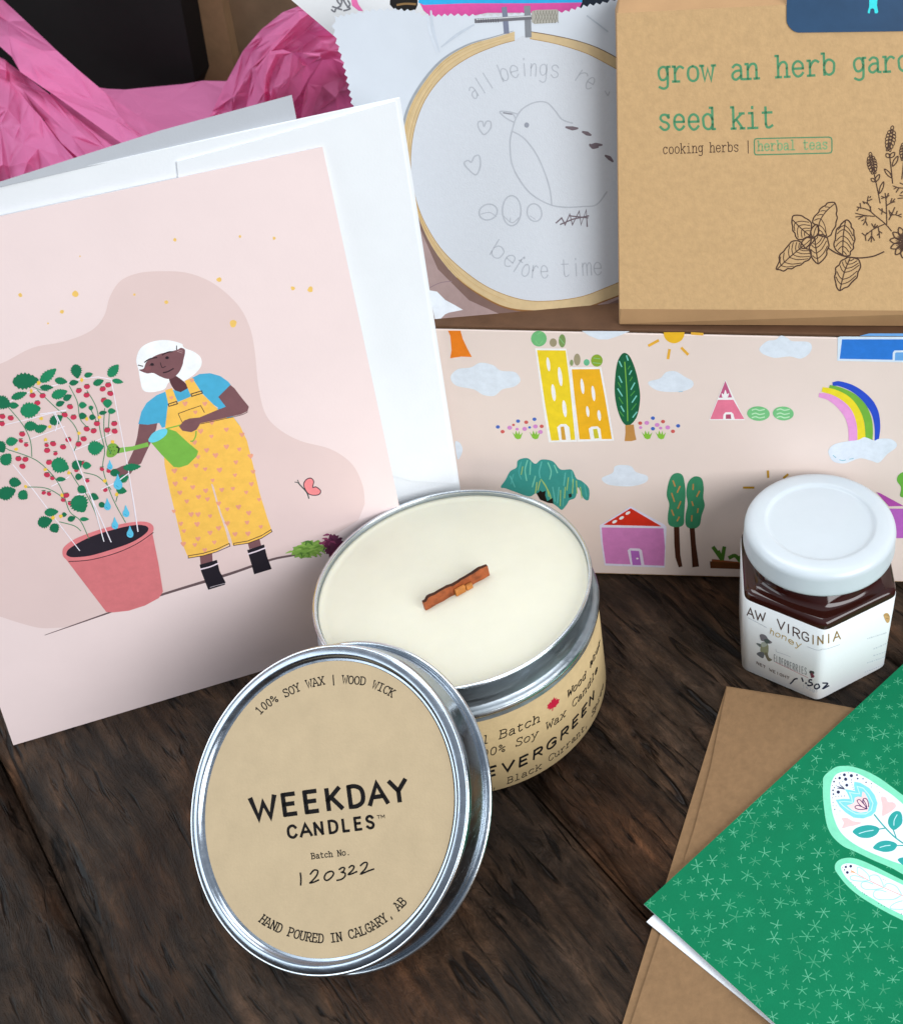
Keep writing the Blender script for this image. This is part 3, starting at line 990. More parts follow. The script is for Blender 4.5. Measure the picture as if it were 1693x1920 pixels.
# planter, sun rays and the house behind the jar
art.poly(h_('325,1712 560,1738 560,1752 318,1742'), '#9C5A36')
art.poly(h_('308,1728 700,1752 700,1790 313,1778'), '#6A3D1E')
for q in ('335,1630 360,1665 392,1712', '412,1630 405,1670 398,1712', '370,1660 385,1690', '450,1702 490,1688 525,1725', '555,1655 545,1690 560,1725', '520,1700 540,1720'):
    art.line(h_(q), 7, '#4F7E2B', cap=.3)
for q in ('725,1080 727,1126', '550,1200 624,1200', '868,1106 838,1130'):
    art.line(h_(q), (4, 7, 4), '#C4951F')
art.poly(h_('1500,1230 1530,1240 1700,1332 1592,1334'), '#B84FAE')
art.poly(h_('1596,1350 1800,1352 1800,1562 1640,1562 1600,1480'), '#BE66C4')
blob('h', '1650,1150 1662,1110 1700,1088 1760,1105 1790,1180 1760,1262 1700,1270 1672,1258 1680,1200', '#6FB644')
art.build('illustration', box)
art = Art(BF, .015)                                                # the print runs on past the photo's right edge
SHIFT = 1010.
blob('g', '1245,210 1285,225 1320,300 1345,400 1355,500 1335,610 1290,665 1250,655 1215,580 1195,480 1195,380 1210,270', '#17623F')
art.poly(g('1260,667 1314,662 1322,720 1331,760 1300,768 1256,768 1262,715'), '#C8904C')
art.line(g('1257,265 1270,450 1276,640'), 2, '#7DB84A')
art.build('illustration', box)
art = Art(BF, .015)
SHIFT = 560.
blob('g', '1115,1000 1180,970 1200,925 1290,925 1330,965 1400,990 1390,1030 1300,1055 1180,1050 1125,1030', CL)
blob('h', '80,1095 115,1115 130,1180 135,1250 130,1320 125,1400 120,1465 70,1485 15,1465 8,1400 18,1320 0,1250 15,1160 40,1110', '#3C8E66')
art.poly(h_('52,1484 90,1482 93,1580 97,1680 112,1766 86,1772 62,1700 54,1600'), '#4F2A1B')
blob('h', '200,1120 250,1135 265,1200 262,1270 272,1330 250,1400 235,1470 190,1495 140,1475 135,1400 150,1320 140,1240 155,1160', '#3C8E66')
art.poly(h_('164,1492 200,1490 208,1600 222,1700 231,1766 184,1772 176,1650'), '#4F2A1B')
art.build('illustration', box)
art = Art(BF, .015)
SHIFT = 640.
art.poly(h_('420,434 468,553 373,555'), '#C9628A')
art.poly(h_('366,571 477,570 556,708 311,709'), '#EE7F9B')
SHIFT = 0.
art.build('illustration', box)

# ================================================================== HERB SEED KIT (kraft packet on the box)
d = ray(1163, 579)
KP = EYE + d * (273.4 / d.y)
lean = radians(18)
KV = ZZ * cos(lean) + (-BN) * sin(lean)
KN = BU.cross(KV)
KF = Flat(KP, KN)
kit = empty('herb_seed_kit', V((20, 279, BH)), 'kraft herb garden seed kit packet standing on the patterned box', 'seed kit')
KR = mat('kraft card', '#C19E71', .68, 0, .25, .08, 520, .25, 1400)


def section(xb, yb, xt, yt):
    fb, ft = KF.pt(xb, yb), KF.pt(xt, yt)
    r = ray(xb - 2, yb + 30)
    bc_ = EYE + r * ((BH + .15 - CAMZ) / r.z)
    tt = ft + KV * 6 - KN * 9
    bb = bc_ - KN * 9 * .9
    bb.z = BH + .15
    return [bc_, fb, ft, tt, bb + KV * ((ft - fb).length + 4) - KN * 1.0, bb]


L_, R_ = section(1162, 579, 1156.5, 24), section(1905, 583, 1905, -14)
mb = MB()
mb.add(L_ + R_, [(1, 7, 8, 2)], KR)
mb.add(L_ + R_, [(0, 6, 7, 1), (2, 8, 9, 3), (3, 9, 10, 4), (4, 10, 11, 5), (5, 11, 6, 0), (5, 4, 3, 2, 1, 0), (6, 7, 8, 9, 10, 11)], mat('kraft fold', '#B08A62', .7, 0, .25, .08, 60))
mb.build('packet_body', kit, bevel=.5)
st = MB()
sk = [z1('s', *p) for p in [(233, -110), (233, 250), (240, 285), (262, 325), (300, 368), (345, 395), (380, 403), (1000, 395), (1700, 385), (2400, 376), (2400, -110)]]
st.slab([KF.pt(x, y, .25) for x, y in sk], [KF.pt(x, y, .03) for x, y in sk], mat('blue sticker', [.75 * c for c in lin('#2E5276')], .42, 0, .4, .12, 120))
sticker = st.build('label_sticker', kit)
sa = Art(KF, .3)
sa.poly(zp('s', '1268,-60 1375,-60 1365,60 1381,140 1370,160 1338,160 1330,110 1308,96 1284,108 1275,160 1252,158 1250,140 1268,70'), '#3CE0E6')
sa.build('emblem', sticker)
art = Art(KF, .015)
GREEN = ink('#4E8A62', 1., .6)
LGREEN = ink('#7FA272', 1., .6)
BRN = ink('#4A3225', .9, .6)
q = lambda x, y: z1('c', x, y)
lettering(art, 'grow an herb garden', [(0, q(250, 474)), (5, q(678, 461)), (8, q(940, 447)), (13, q(1385, 424)), (19, q(1905, 398))], 40, 4.6, GREEN, up=(-.03, -1))
lettering(art, 'seed kit', [(0, q(257, 752)), (5, q(680, 745)), (8, q(940, 736))], 40, 4.6, GREEN, up=(-.03, -1))
lettering(art, 'cooking herbs |', [(0, q(285, 892)), (8, q(558, 882)), (15, q(800, 876))], 18, 1.6, BRN, up=(-.02, -1))
art.line(zp('c', '818,820 822,806 835,803 1040,798 1250,794 1264,798 1269,812 1269,872 1264,884 1250,887 1040,892 838,897 824,896 819,884'), 2.4, ink('#55865F', 1., .6), sm=False, closed=True)
lettering(art, 'herbal teas', [(0, q(836, 873)), (7, q(1098, 866)), (11, q(1248, 862))], 18, 2.5, LGREEN, up=(-.02, -1))


def leaf(outline, mid, veins=5, k=1.):
    O = [V(p) for p in smooth(zp('n', outline), True, 4)]
    art.line([tuple(p) for p in O], 2.5, BRN, sm=False, closed=True)
    M_ = [V(p) for p in smooth(zp('n', mid), False, 8)]
    art.line([tuple(p) for p in M_], 2., BRN, sm=False)
    for i in range(veins):
        t = .15 + .68 * i / (veins - 1)
        a = M_[int(t * (len(M_) - 1))]
        dr = (M_[min(len(M_) - 1, int(t * (len(M_) - 1)) + 1)] - a).normalized()
        for sg in (-1, 1):
            vd = (-dr * .75 + V((-dr.y, dr.x)) * sg * .8).normalized() * (1 if k > 0 else 1)
            best = None                                            # run the vein to the leaf's edge
            for r_ in range(4, 40):
                pt = a + vd * r_
                if min((pt - o).length for o in O) < 2.2:
                    best = r_
                    break
            if best and best > 5:
                e = a + vd * (best - 1)
                mdp = a + vd * best * .5 + dr * best * .12
                art.line([tuple(a), tuple(mdp), tuple(e)], 1.6, BRN, cap=0, n=3)


leaf('455,1105 466,1060 490,1030 520,1000 528,975 560,945 590,930 610,905 650,897 692,905 712,975 705,1020 716,1060 702,1110 697,1150 665,1200 650,1240 620,1260 600,1268 560,1255 520,1240 510,1150 470,1125', '515,1222 530,1100 600,990 694,908', 6)
leaf('440,1115 405,1078 370,1060 340,1040 290,1033 245,1045 235,1110 243,1150 245,1195 268,1225 275,1260 305,1290 350,1288 385,1268 425,1250 440,1170', '430,1255 330,1170 245,1085', 5)
leaf('330,1320 285,1303 235,1312 205,1345 170,1385 150,1415 115,1445 100,1480 103,1520 80,1570 70,1605 110,1612 150,1625 190,1600 235,1600 280,1572 330,1560 370,1525 410,1510 438,1465 430,1400 380,1385', '335,1375 210,1480 80,1605', 6)
leaf('480,1260 560,1238 605,1270 618,1310 628,1360 605,1410 604,1450 575,1495 545,1525 510,1547 470,1515 448,1480 430,1430 422,1365 470,1300', '478,1270 492,1400 512,1535', 5)
for o_ in ('445,1250 438,1195 470,1145 505,1135 520,1180 515,1220 480,1262', '330,1372 345,1312 395,1270 440,1285 420,1345 370,1385'):
    art.line(zp('n', o_), 2.4, BRN, closed=True)
art.line(zp('n', '465,1250 480,1190 500,1150'), 1.6, BRN)
art.line(zp('n', '340,1370 390,1330 435,1290'), 1.6, BRN)
art.line(zp('n', '425,1255 450,1275 470,1270'), 3, BRN)
art.line(zp('n', '625,1385 700,1432 800,1470 950,1486 1080,1472 1150,1448 1210,1420'), 2.6, BRN)
leaf('770,1452 705,1405 680,1345 695,1290 700,1230 712,1180 745,1150 760,1125 815,1083 858,1118 865,1160 890,1190 892,1240 903,1290 885,1345 888,1385 855,1420 850,1455 805,1466', '772,1450 780,1250 802,1095', 6)
leaf('842,1477 800,1495 755,1520 735,1560 700,1590 700,1640 688,1690 700,1750 712,1800 742,1832 790,1805 830,1790 865,1750 895,1720 925,1690 935,1640 962,1580 950,1520 925,1495', '850,1490 790,1640 745,1822', 6)


def petal(cx, cy, a, L, W_, wpx=1.9):
    cx, cy = z1('n', cx, cy)
    ca, sa_ = cos(radians(a)), sin(radians(a))
    pts = [(-.5, 0), (-.25, .42), (.15, .5), (.5, 0), (.15, -.5), (-.25, -.42)]
    art.line([(cx + (x * L * ca - y * W_ * sa_) / 5.648, cy + (x * L * sa_ + y * W_ * ca) / 5.648) for x, y in pts], wpx, BRN, closed=True)


def lavender(x0, y0, x1, y1, wd, stem):
    n_ = 7
    dx, dy = (x1 - x0) / (n_ - 1), (y1 - y0) / (n_ - 1)
    ang = math.degrees(math.atan2(dy, dx))
    for i in range(n_):
        k = sin(pi * (i + .8) / (n_ + .4))
        for s_ in (-1, 0, 1):
            if (i == 0) and s_:
                continue
            px_ = x0 + dx * i + s_ * wd * .36 * k * (-dy) / math.hypot(dx, dy)
            py_ = y0 + dy * i + s_ * wd * .36 * k * dx / math.hypot(dx, dy) + (12 if s_ else 0)
            petal(px_, py_, ang + s_ * 26, 50, 30, 1.6)
    art.line(zp('n', stem), 2, BRN)


lavender(1068, 390, 1100, 560, 95, '1105,590 1125,680 1148,790 1170,905')
lavender(1298, 110, 1262, 320, 100, '1268,380 1280,480 1292,590 1302,695')
lavender(1440, 250, 1420, 420, 100, '1420,440 1412,540 1400,650')
for a_ in ((1095, 660, 40, 50, 30), (1140, 640, -60, 90, 32), (1185, 740, -70, 130, 30), (1250, 400, 60, 50, 36), (1300, 395, -50, 70, 36), (1330, 460, -62, 120, 34), (1255, 590, 50, 120, 32)):
    petal(*a_)
for q_ in ('1290,1200 1220,1120 1110,1030 1040,975 925,945', '1240,1130 1238,1000 1232,850', '1110,1045 1010,1035 910,1012', '1070,1040 990,1042 910,1052', '1075,1000 1060,940 1035,900 1045,830', '1050,915 990,890 1005,910', '1045,880 1085,862', '1060,850 1070,832', '1065,990 1070,940', '965,962 958,905', '945,955 925,985', '985,1045 940,1075', '1020,1055 1015,1090 990,1135', '1015,1095 1035,1140', '1000,1080 975,1092', '1222,1125 1100,1180 1012,1250', '1110,1172 1080,1122', '1105,1165 1120,1125', '1110,1165 1145,1140', '1082,1190 1080,1260 1075,1318', '1080,1250 1110,1300', '1080,1250 1045,1305', '1012,1250 978,1222', '1015,1245 1035,1220', '1012,1250 1020,1302', '1150,1160 1160,1220 1165,1275', '1155,1200 1190,1222', '1160,1225 1140,1245', '1236,1015 1190,988 1155,960', '1195,990 1185,1022', '1195,990 1190,960', '1232,850 1185,832', '1232,845 1222,800', '1232,845 1265,822', '1215,845 1185,855', '1240,850 1258,800', '1240,930 1280,905 1325,890', '1280,905 1295,855', '1300,895 1325,860', '1262,1082 1290,1030 1325,950', '1290,1030 1340,1030 1395,1052', '1335,1030 1352,988', '1360,1035 1395,1020', '1280,1040 1265,980', '1300,1020 1275,1000', '1412,745 1360,740 1308,722', '1370,742 1340,790', '1345,738 1318,755', '1412,705 1380,690', '1412,780 1390,800', '1412,850 1360,855', '1412,830 1375,820'):
    art.line(zp('n', q_), 1.9, BRN)
for a_ in range(0, 360, 30):
    petal(1432 + 92 * cos(radians(a_ + 8)), 1318 + 100 * sin(radians(a_ + 8)), a_ + 8, 135, 58, 2.2)
    art.line([z1('n', 1432 + 50 * cos(radians(a_ + 8)), 1318 + 54 * sin(radians(a_ + 8))), z1('n', 1432 + 95 * cos(radians(a_ + 8)), 1318 + 100 * sin(radians(a_ + 8)))], 1.3, BRN)
art.dot(z1('n', 1432, 1318), 7, 7, 0, BRN)
art.build('printing', kit)

# ================================================================== EMBROIDERY KIT POUCH (printed, pinked edges)
yaw = radians(9.3)
PU = V((cos(yaw), sin(yaw), 0))
PB = V((-sin(yaw), cos(yaw), 0))
PP = V((-84, 277.6, BH + .15))
PVv = ZZ * cos(radians(18)) + PB * sin(radians(18))
PNn = PU.cross(PVv)
PF = Flat(PP, PNn)


def lerp2(a, b, t):
    return (a[0] + (b[0] - a[0]) * t, a[1] + (b[1] - a[1]) * t)


def zigzag(pts, tooth=9., amp=4.):
    out = []
    for (x0, y0), (x1, y1) in zip(pts, pts[1:]):
        L = math.hypot(x1 - x0, y1 - y0)
        n_ = max(1, round(L / tooth))
        nx_, ny_ = (y1 - y0) / L, -(x1 - x0) / L
        for i in range(n_):
            t = i / n_
            out.append((x0 + (x1 - x0) * t, y0 + (y1 - y0) * t))
            t = (i + .5) / n_
            out.append((x0 + (x1 - x0) * t + nx_ * amp, y0 + (y1 - y0) * t + ny_ * amp))
    out.append(pts[-1])
    return out


pouch = empty('embroidery_pouch', V((-55, 284, BH)), 'printed embroidery pouch with pinked edges and a bird hoop picture', 'craft kit')
bl, br = proj(PP + PU * -26), proj(PP + PU * 62)
top = zigzag([(1186, -14), (1130, 2), (1094, 8), (1060, 18), (991, 21), (914, 26), (845, 24), (799, 27), (776, 17), (741, 14), (699, 15), (660, 22), (628, 29)], 13, 5)
left = zigzag([(628, 29), (622, 48), (625, 65), (634, 95), (643, 125), (652, 165), (660, 205), (672, 260), (690, 330)], 14, 5)
ol = top + left[1:] + [bl, br]
mb = MB()
mb.slab([PF.pt(x, y, .25) for x, y in ol], [PF.pt(x, y, -.25) for x, y in ol], mat('glossy pouch film', (.59, .63, .68), .3, 0, .45, .03, 60, .15, 160))
mb.build('pouch_film', pouch)
art = Art(PF, .3)
zb = lambda t: zp('b', t)
# printed table below the hoop
art.poly(zb('40,1000 90,1200 150,1330 260,1530 420,1680 600,1780 850,1812 1050,1796 1200,1745 1330,1690 1330,1870 200,1862 150,1560'), ink('#A48C88'))
art.poly(zb('100,1200 150,1340 280,1560 440,1695 620,1790 850,1830 1050,1812 1210,1760 1330,1705 1330,1760 1200,1800 1050,1845 850,1862 600,1830 400,1740 220,1560 120,1330'), ink('#7A6058'))
art.poly(zb('168,1682 215,1690 262,1738 318,1768 366,1796 285,1812 262,1822 232,1852 205,1856 190,1790'), ink('#E4EAF0'))
art.line(zb('150,1680 230,1640 300,1630'), 1.6, ink('#8C7478'))
# soft printed creases of the cloth round the hoop
for t_, c_ in (('180,60 190,160 230,300', '#C6CED8'), ('160,80 175,180 215,300', '#CFD6DF'), ('430,140 330,200 240,270', '#C0C8D2')):
    art.line(zb(t_), (3, 6, 2), ink(c_))
# hoop
inner = '665,232 560,262 400,330 260,430 150,570 85,740 62,930 80,1100 130,1260 230,1430 360,1560 520,1670 700,1735 860,1745 1050,1720 1200,1665 1330,1610'
outer = '665,180 550,215 400,260 250,350 130,490 50,640 20,800 35,1000 80,1150 120,1290 200,1450 330,1610 480,1720 640,1790 850,1805 1050,1790 1200,1740 1330,1690'
rin = '755,222 900,250 1050,295 1150,340 1330,440'
rout = '755,180 900,205 1050,240 1180,290 1330,375'
cloth = mat('print cloth', [x * .92 for x in lin('#CCD0D6')], .5, 0, .3, .02, 900, .25, 2600)
so, si = smooth(zb(outer)), smooth(zb(inner))
ro, ri = smooth(zb(rout)), smooth(zb(rin))
art.line([(x - 2.5, y - 1) for x, y in so[:40]], (1, 5, 3), ink('#9AA0A6'), sm=False)
art.poly(si + [z1('b', 1330, 1000)] + ri[::-1] + [z1('b', 712, 205)], cloth)
art.poly(so + si[::-1], ink('#CDB489'))
art.poly(ro + ri[::-1], ink('#CDB489'))
for k_ in range(16):
    f_ = random.uniform(.12, .88)
    a_ = random.randint(0, 50)
    art.line([lerp2(so[i], si[min(i, len(si) - 1)], f_) for i in range(a_, min(len(so), a_ + random.randint(12, 30)))], random.uniform(.5, 1.1), ink(random.choice(['#BC9A68', '#DCC090', '#C4A473', '#B08E5C'])), sm=False)
art.line(si, 1.3, ink('#A88552'), sm=False)
art.line([(x + 3.2, y) for x, y in so[8:70]], 1.1, ink('#C39E62'), sm=False)
art.line(so[55:], (1.5, 4, 2), ink('#8B5F33'), sm=False)
art.line(ri, 1.3, ink('#A8854F'), sm=False)
art.line(ro, 1.5, ink('#6E5A45'), sm=False)
# screw
art.line(zb('605,45 612,110 618,185'), 10, ink('#767C90'))
art.line(zb('738,40 742,120 745,205'), 12, ink('#7E8288'))
art.line(zb('440,118 600,108 760,98'), 8.5, ink('#6B6A70'), sm=False)
art.line(zb('445,110 600,100 760,90'), 2.2, ink('#C8CACC'), sm=False)
for i in range(9):
    art.line(zb(f'{455+i*14},105 {459+i*14},128'), 1., ink('#4B4A50'))
art.poly(zb('765,62 790,55 912,52 918,62 918,120 905,128 780,136 765,125'), ink('#A8A59A'))
for i in range(8):
    art.line(zb(f'{778+i*17},60 {800+i*17},130'), .9, ink('#77746A'))
    art.line(zb(f'{800+i*17},58 {778+i*17},130'), .9, ink('#77746A'))
art.line(zb('1085,88 1140,130 1205,180'), 2.6, ink('#B8C2CC'))
# stitched lines
GR = ink('#ABAFB6', 1)
lettering(art, 'all beings re', [(0, z1('b', 425, 578)), (3, z1('b', 558, 495)), (4, z1('b', 590, 474)), (6, z1('b', 700, 440)), (8, z1('b', 800, 440)), (10, z1('b', 930, 450)), (11, z1('b', 1000, 455)), (12, z1('b', 1060, 495)), (13, z1('b', 1110, 525))], 33, 2, GR, serif=False)
art.line(zb('1190,525 1205,550 1215,530'), 2, GR)
lettering(art, 'before time', [(0, z1('b', 505, 1465)), (1, z1('b', 585, 1515)), (2, z1('b', 640, 1560)), (3, z1('b', 690, 1590)), (4, z1('b', 750, 1608)), (5, z1('b', 810, 1612)), (6, z1('b', 870, 1608)), (7, z1('b', 930, 1604)), (11, z1('b', 1180, 1590))], 33, 2, GR, serif=False)
DG = ink('#6E6168', 1)
for t_ in ('650,760 670,690 710,630 780,592 850,592 900,640 940,690 1000,712', '650,755 638,830 650,950 700,1050 770,1130 870,1185 960,1200 1060,1196 1140,1185 1200,1110', '650,758 720,800 790,890 840,1000 870,1100 880,1185', '685,660 640,648 580,645 612,680 660,706', '640,648 660,665 672,690'):
    art.line(zb(t_), 2.5, GR)
art.line(zb('600,652 650,660'), 2.6, ink('#8C8D94'))
art.dot(z1('b', 735, 723), 4.6, 5, 0, ink('#8A8E98', 1))
for t_ in ('962,735 1000,742 1032,742', '1058,762 1085,772 1108,782', '1100,842 1135,838 1172,838', '1190,900 1215,915 1235,935', '1100,835 1120,850 1150,850'):
    art.line(zb(t_), (3, 8, 3), DG)
for t_ in ('488,730 478,703 455,706 456,738 488,778 525,742 526,705 502,702', '414,938 395,928 373,942 388,970 440,1012 466,960 460,902 432,906'):
    art.line(zb(t_), 2.5, GR, closed=True)
for x, y, a, b, r_ in ((512, 1228, 54, 45, -20), (648, 1220, 54, 88, 0), (780, 1231, 42, 52, -15)):
    art.ring(z1('b', x, y), a / 3.096, b / 3.096, r_, 2.5, GR)
for t_ in ('470,1240 520,1230 560,1255', '600,1250 650,1290 690,1260', '755,1250 785,1270', '640,1262 640,1280'):
    art.line(zb(t_), 1.5, GR)
for t_ in ('905,1292 938,1262 958,1302 985,1240 1000,1302 1040,1222 1050,1302 1080,1215 1086,1312', '930,1300 1000,1270 1095,1250', '985,1250 1090,1262'):
    art.line(zb(t_), 2.4, DG, sm=False)
art.build('printing', pouch)

# printed packet behind the pouch
QF = Flat((-90, 293, BH + .15), ZZ.cross(V((0, 0, 0))) + V((0, -cos(radians(20)), sin(radians(20)))))
pk = empty('printed_packet', V((-60, 295, BH)), 'white packet with blue and pink bands standing behind the embroidery pouch', 'packet')
qb0, qb1 = proj(V((-82, 293, BH + .15))), proj(V((-20, 293, BH + .15)))
qo = zp('p', '500,-90 530,-32 548,0 586,32 625,65 690,122') + [qb0, qb1] + zp('p', '1185,-90')
mb = MB()
mb.slab([QF.pt(x, y, .25) for x, y in qo], [QF.pt(x, y, -8) for x, y in qo], mat('white packet paper', (.68, .68, .68), .6, 0, .3, .03, 60))
mb.build('packet_body', pk)
art = Art(QF, .3)
art.poly(zp('t', '530,-120 660,-120 660,22 650,45 600,52 545,42 525,20'), '#17120E')
art.poly(zp('t', '690,-120 1500,-120 1470,25 1440,60 1000,60 760,110 690,50 665,0'), '#E0559F')
art.poly(zp('t', '690,-120 1500,-120 1475,10 1200,14 900,14 690,22 664,10'), '#2FA8DE')
art.poly(zp('t', '1475,-120 1700,-120 1700,40 1440,60 1462,10'), '#16202E')
art.line(zp('t', '560,22 600,16 650,18'), 4, '#8A6A40')
art.poly(zp('t', '335,-20 350,-40 372,20 395,52 372,50 340,24'), '#E570A8')
for t_ in ('240,45 255,55 262,40 285,25 270,5 265,-20', '285,-30 290,10 275,35', '300,0 315,25 330,40 300,50', '320,0 330,20 318,35', '255,-10 300,-5 330,-20', '245,30 290,45'):
    art.line(zp('t', t_), 3, '#77777C')
art.build('printing', pk)

# ================================================================== GREETING CARD AND WHITE ENVELOPE (left)
GA = V((-223.83, 197.434, 0))
GU = V((.9199, .39214, 0))
GB = V((-.39214, .9199, 0))
le = radians(5)
GV = ZZ * cos(le) + GB * sin(le)
GN = GU.cross(GV)


class Bent(Flat):
    """the card: its lower right corner bows back round the candle tin"""

    def pt(s, x, y, off=0.):
        p = Flat.pt(s, x, y, 0)
        d_ = p - GA
        k = max(0, d_.dot(GU) - 108) ** 2 * .011 * max(0, 1 - d_.dot(GV) / 50)
        return p + s.n * (off - k)


CF = Bent(GA + ZZ * .2, GN)
card = empty('greeting_card', GA + GU * 65 + GB * 2, 'pale pink greeting card with a woman watering a potted plant, leaning on the white envelope', 'greeting card')
PINK = mat('pink card stock', [x * .9 for x in lin('#F7E3E1')], .6, 0, .25, .02, 40, .1, 1500)
cbl, cbr, ctr, ctl = (25, 1398), (795, 1167), (605, 275), (-300, 470)


def lerp(a, b, t):
    return (a[0] + (b[0] - a[0]) * t, a[1] + (b[1] - a[1]) * t)


def sheet_grid(mb, sf, corners, nu, nv, o0, o1, m):
    bl_, br_, tr_, tl_ = corners
    vs, fs = [], []
    for o_ in (o0, o1):
        for j in range(nv + 1):
            for i in range(nu + 1):
                a, b = lerp(bl_, br_, i / nu), lerp(tl_, tr_, i / nu)
                p = lerp(a, b, j / nv)
                vs.append(sf.pt(p[0], p[1], o_))
    k = (nu + 1) * (nv + 1)
    for j in range(nv):
        for i in range(nu):
            a = j * (nu + 1) + i
            fs.append((a, a + 1, a + nu + 2, a + nu + 1))
            fs.append((k + a + nu + 1, k + a + nu + 2, k + a + 1, k + a))
    rim = [i for i in range(nu + 1)] + [j * (nu + 1) + nu for j in range(1, nv + 1)] + [nv * (nu + 1) + i for i in range(nu - 1, -1, -1)] + [j * (nu + 1) for j in range(nv - 1, 0, -1)]
    for a, b in zip(rim, rim[1:] + rim[:1]):
        fs.append((a, k + a, k + b, b))
    mb.add(vs, fs, m)


mb = MB()
sheet_grid(mb, CF, (cbl, cbr, ctr, ctl), 40, 30, 0, -.32, PINK)
mb.build('front_leaf', card)
mb = MB()
sheet_grid(mb, CF, (lerp(cbl, cbr, .004), lerp(cbr, cbl, .004), lerp(ctr, cbr, .002), lerp(ctl, cbl, .002)), 40, 30, -.55, -.85, PAPER)
mb.build('back_leaf', card)

art = Art(CF, .015)
BLOB = mat('print blush', [x * .9 for x in lin('#EBD2CE')], .6, 0, .25, .02, 40)
bp_ = smooth(zp('p', '-194,742 -120,712 -50,690 0,682 60,652 120,640 170,620 195,592 206,556 226,526 262,511 310,508 355,512 402,532 445,570 468,612 478,660 484,720 496,772 520,802 562,826 620,842 660,870 680,910 684,945'), False, 5)
bp_ += zp('p', '672,975 640,1003 605,1027 560,1040 510,1050 440,1073 395,1087 350,1100 310,1113 250,1134 190,1154 150,1168 118,1177') + smooth(zp('p', '110,1177 80,1178 50,1172 0,1156 -40,1140 -62,1118 -74,1090'), False, 4)
for i_, (x, y) in enumerate(bp_):                                 # keep the print clear of the bowed corner
    while (CF.pt(x, y) - Flat.pt(CF, x, y)).length > .01:
        x -= 3
    bp_[i_] = (x, y)
art.poly(bp_, BLOB)
DOT = ink('#F6CB6E')
for x, y, r_ in ((38, 553, 4), (141, 551, 6), (116, 584, 4), (411, 524, 5), (437, 606, 7.5), (312, 566, 4), (252, 552, 2.6), (328, 449, 3.4), (450, 443, 2.6), (514, 446, 3.2), (549, 540, 4), (582, 542, 5.5), (90, 606, 1.8), (150, 480, 1.6), (-40, 520, 5)):
    n_ = 9
    art.poly([(x + r_ * random.uniform(.75, 1.15) * cos(2 * pi * i / n_), y + r_ * random.uniform(.75, 1.15) * sin(2 * pi * i / n_)) for i in range(n_)], DOT, True, n=2)
art.line(zp('p', '84,1191 150,1168 230,1140 310,1113 395,1087 440,1073 510,1049 560,1039 612,1024'), (1, 5.5, 3), ink('#6E5A5C'), n=6)
zf = lambda t: zp('f', t)


def F_(t, c, sm=True):
    art.poly(zf(t), c, sm)


# woman with the watering can
SK, YE, BL2 = '#80585C', '#FDC85C', '#4FB2D8'
HT = ink('#F0A586')
WHT = ink('#F4F7FA', 1.)
F_('172,540 195,475 255,437 340,425 420,443 455,472 505,492 545,525 550,570 522,612 480,645 440,665 400,660 360,672 335,710 262,728 212,716 195,660 185,600', WHT)
F_('540,1680 612,1660 616,1712 546,1730', SK, False)
F_('820,1606 888,1582 898,1620 828,1640', SK, False)
F_('190,905 295,905 288,940 262,1010 225,1085 200,1142 140,1172 122,1140 158,1062 178,985', SK, False)
F_('30,1180 60,1170 95,1155 140,1150 152,1170 140,1200 100,1222 55,1216 25,1205', SK)
F_('362,650 395,630 462,680 472,716 430,728 392,712', '#5F3B40')
F_('340,725 290,745 232,790 202,840 184,912 240,917 305,906 322,935 352,925 362,800 352,740', BL2, False)
F_('495,645 540,622 600,617 660,634 708,668 722,688 680,730 648,755 692,812 660,826 620,800 580,760 520,700', BL2, False)
F_('380,712 430,728 476,702 495,750 400,790 355,795', BL2, False)
F_('640,820 700,815 735,870 772,918 740,930 690,905', BL2, False)
F_('355,805 410,788 490,752 552,735 602,782 652,832 700,880 735,872 775,925 815,1010 850,1150 890,1320 930,1450 960,1537 900,1577 820,1607 742,1620 715,1612 640,1652 560,1677 475,1692 440,1610 402,1450 366,1300 336,1150 333,1080 345,1000 340,930', YE, False)
F_('340,716 380,704 412,785 360,808', YE, False)
F_('454,662 497,645 554,735 490,752', YE, False)
F_('608,1262 622,1280 662,1420 702,1520 730,1612 714,1614 690,1532 650,1412 618,1302', ink('#EBD0CA', .9))
for i, q_ in enumerate('455,795 570,795 515,845 375,760 495,660 610,905 695,945 608,985 785,975 545,955 510,1020 695,1045 580,1065 770,1060 632,1095 835,1100 530,1105 750,1135 520,1155 655,1180 572,1175 393,1185 745,1210 850,1190 455,1230 615,1240 398,1260 500,1280 575,1300 668,1295 733,1288 840,1262 425,1312 533,1337 585,1350 465,1362 765,1395 650,1375 700,1408 885,1352 825,1430 490,1438 530,1438 600,1448 430,1492 525,1495 815,1485 448,1535 650,1518 600,1545 745,1553 530,1580 895,1510 820,1550 445,1610 512,1615 625,1600 570,1645 390,1420 810,1310 700,1490'.split()):
    x, y = [float(c) for c in q_.split(',')]
    r_ = random.uniform(13, 18)
    art.poly([z1('f', x + r_ * a, y + r_ * b) for a, b in ((-1, -.35), (-.6, -.75), (-.1, -.5), (.35, -.9), (.95, -.55), (.75, .1), (.1, .95), (-.5, .4))], HT, keep=True)
art.lift()
DK = ink('#4A3434')
for t_ in ('416,852 480,828 546,806 568,846', '416,854 440,905'):
    art.line(zf(t_), 1.3, DK, sm=False)
for t_ in ('358,797 406,781 411,795 362,810', '490,738 552,720 556,733 494,752'):
    art.line(zf(t_), 1.8, DK, sm=False, closed=True)
art.line(zf('474,1692 560,1678 640,1655 716,1622 712,1606 640,1640 560,1664 474,1678'), 1.4, DK, sm=False, closed=True)
art.line(zf('738,1618 820,1606 900,1576 960,1538 955,1526 900,1560 820,1592 738,1606'), 1.4, DK, sm=False, closed=True)
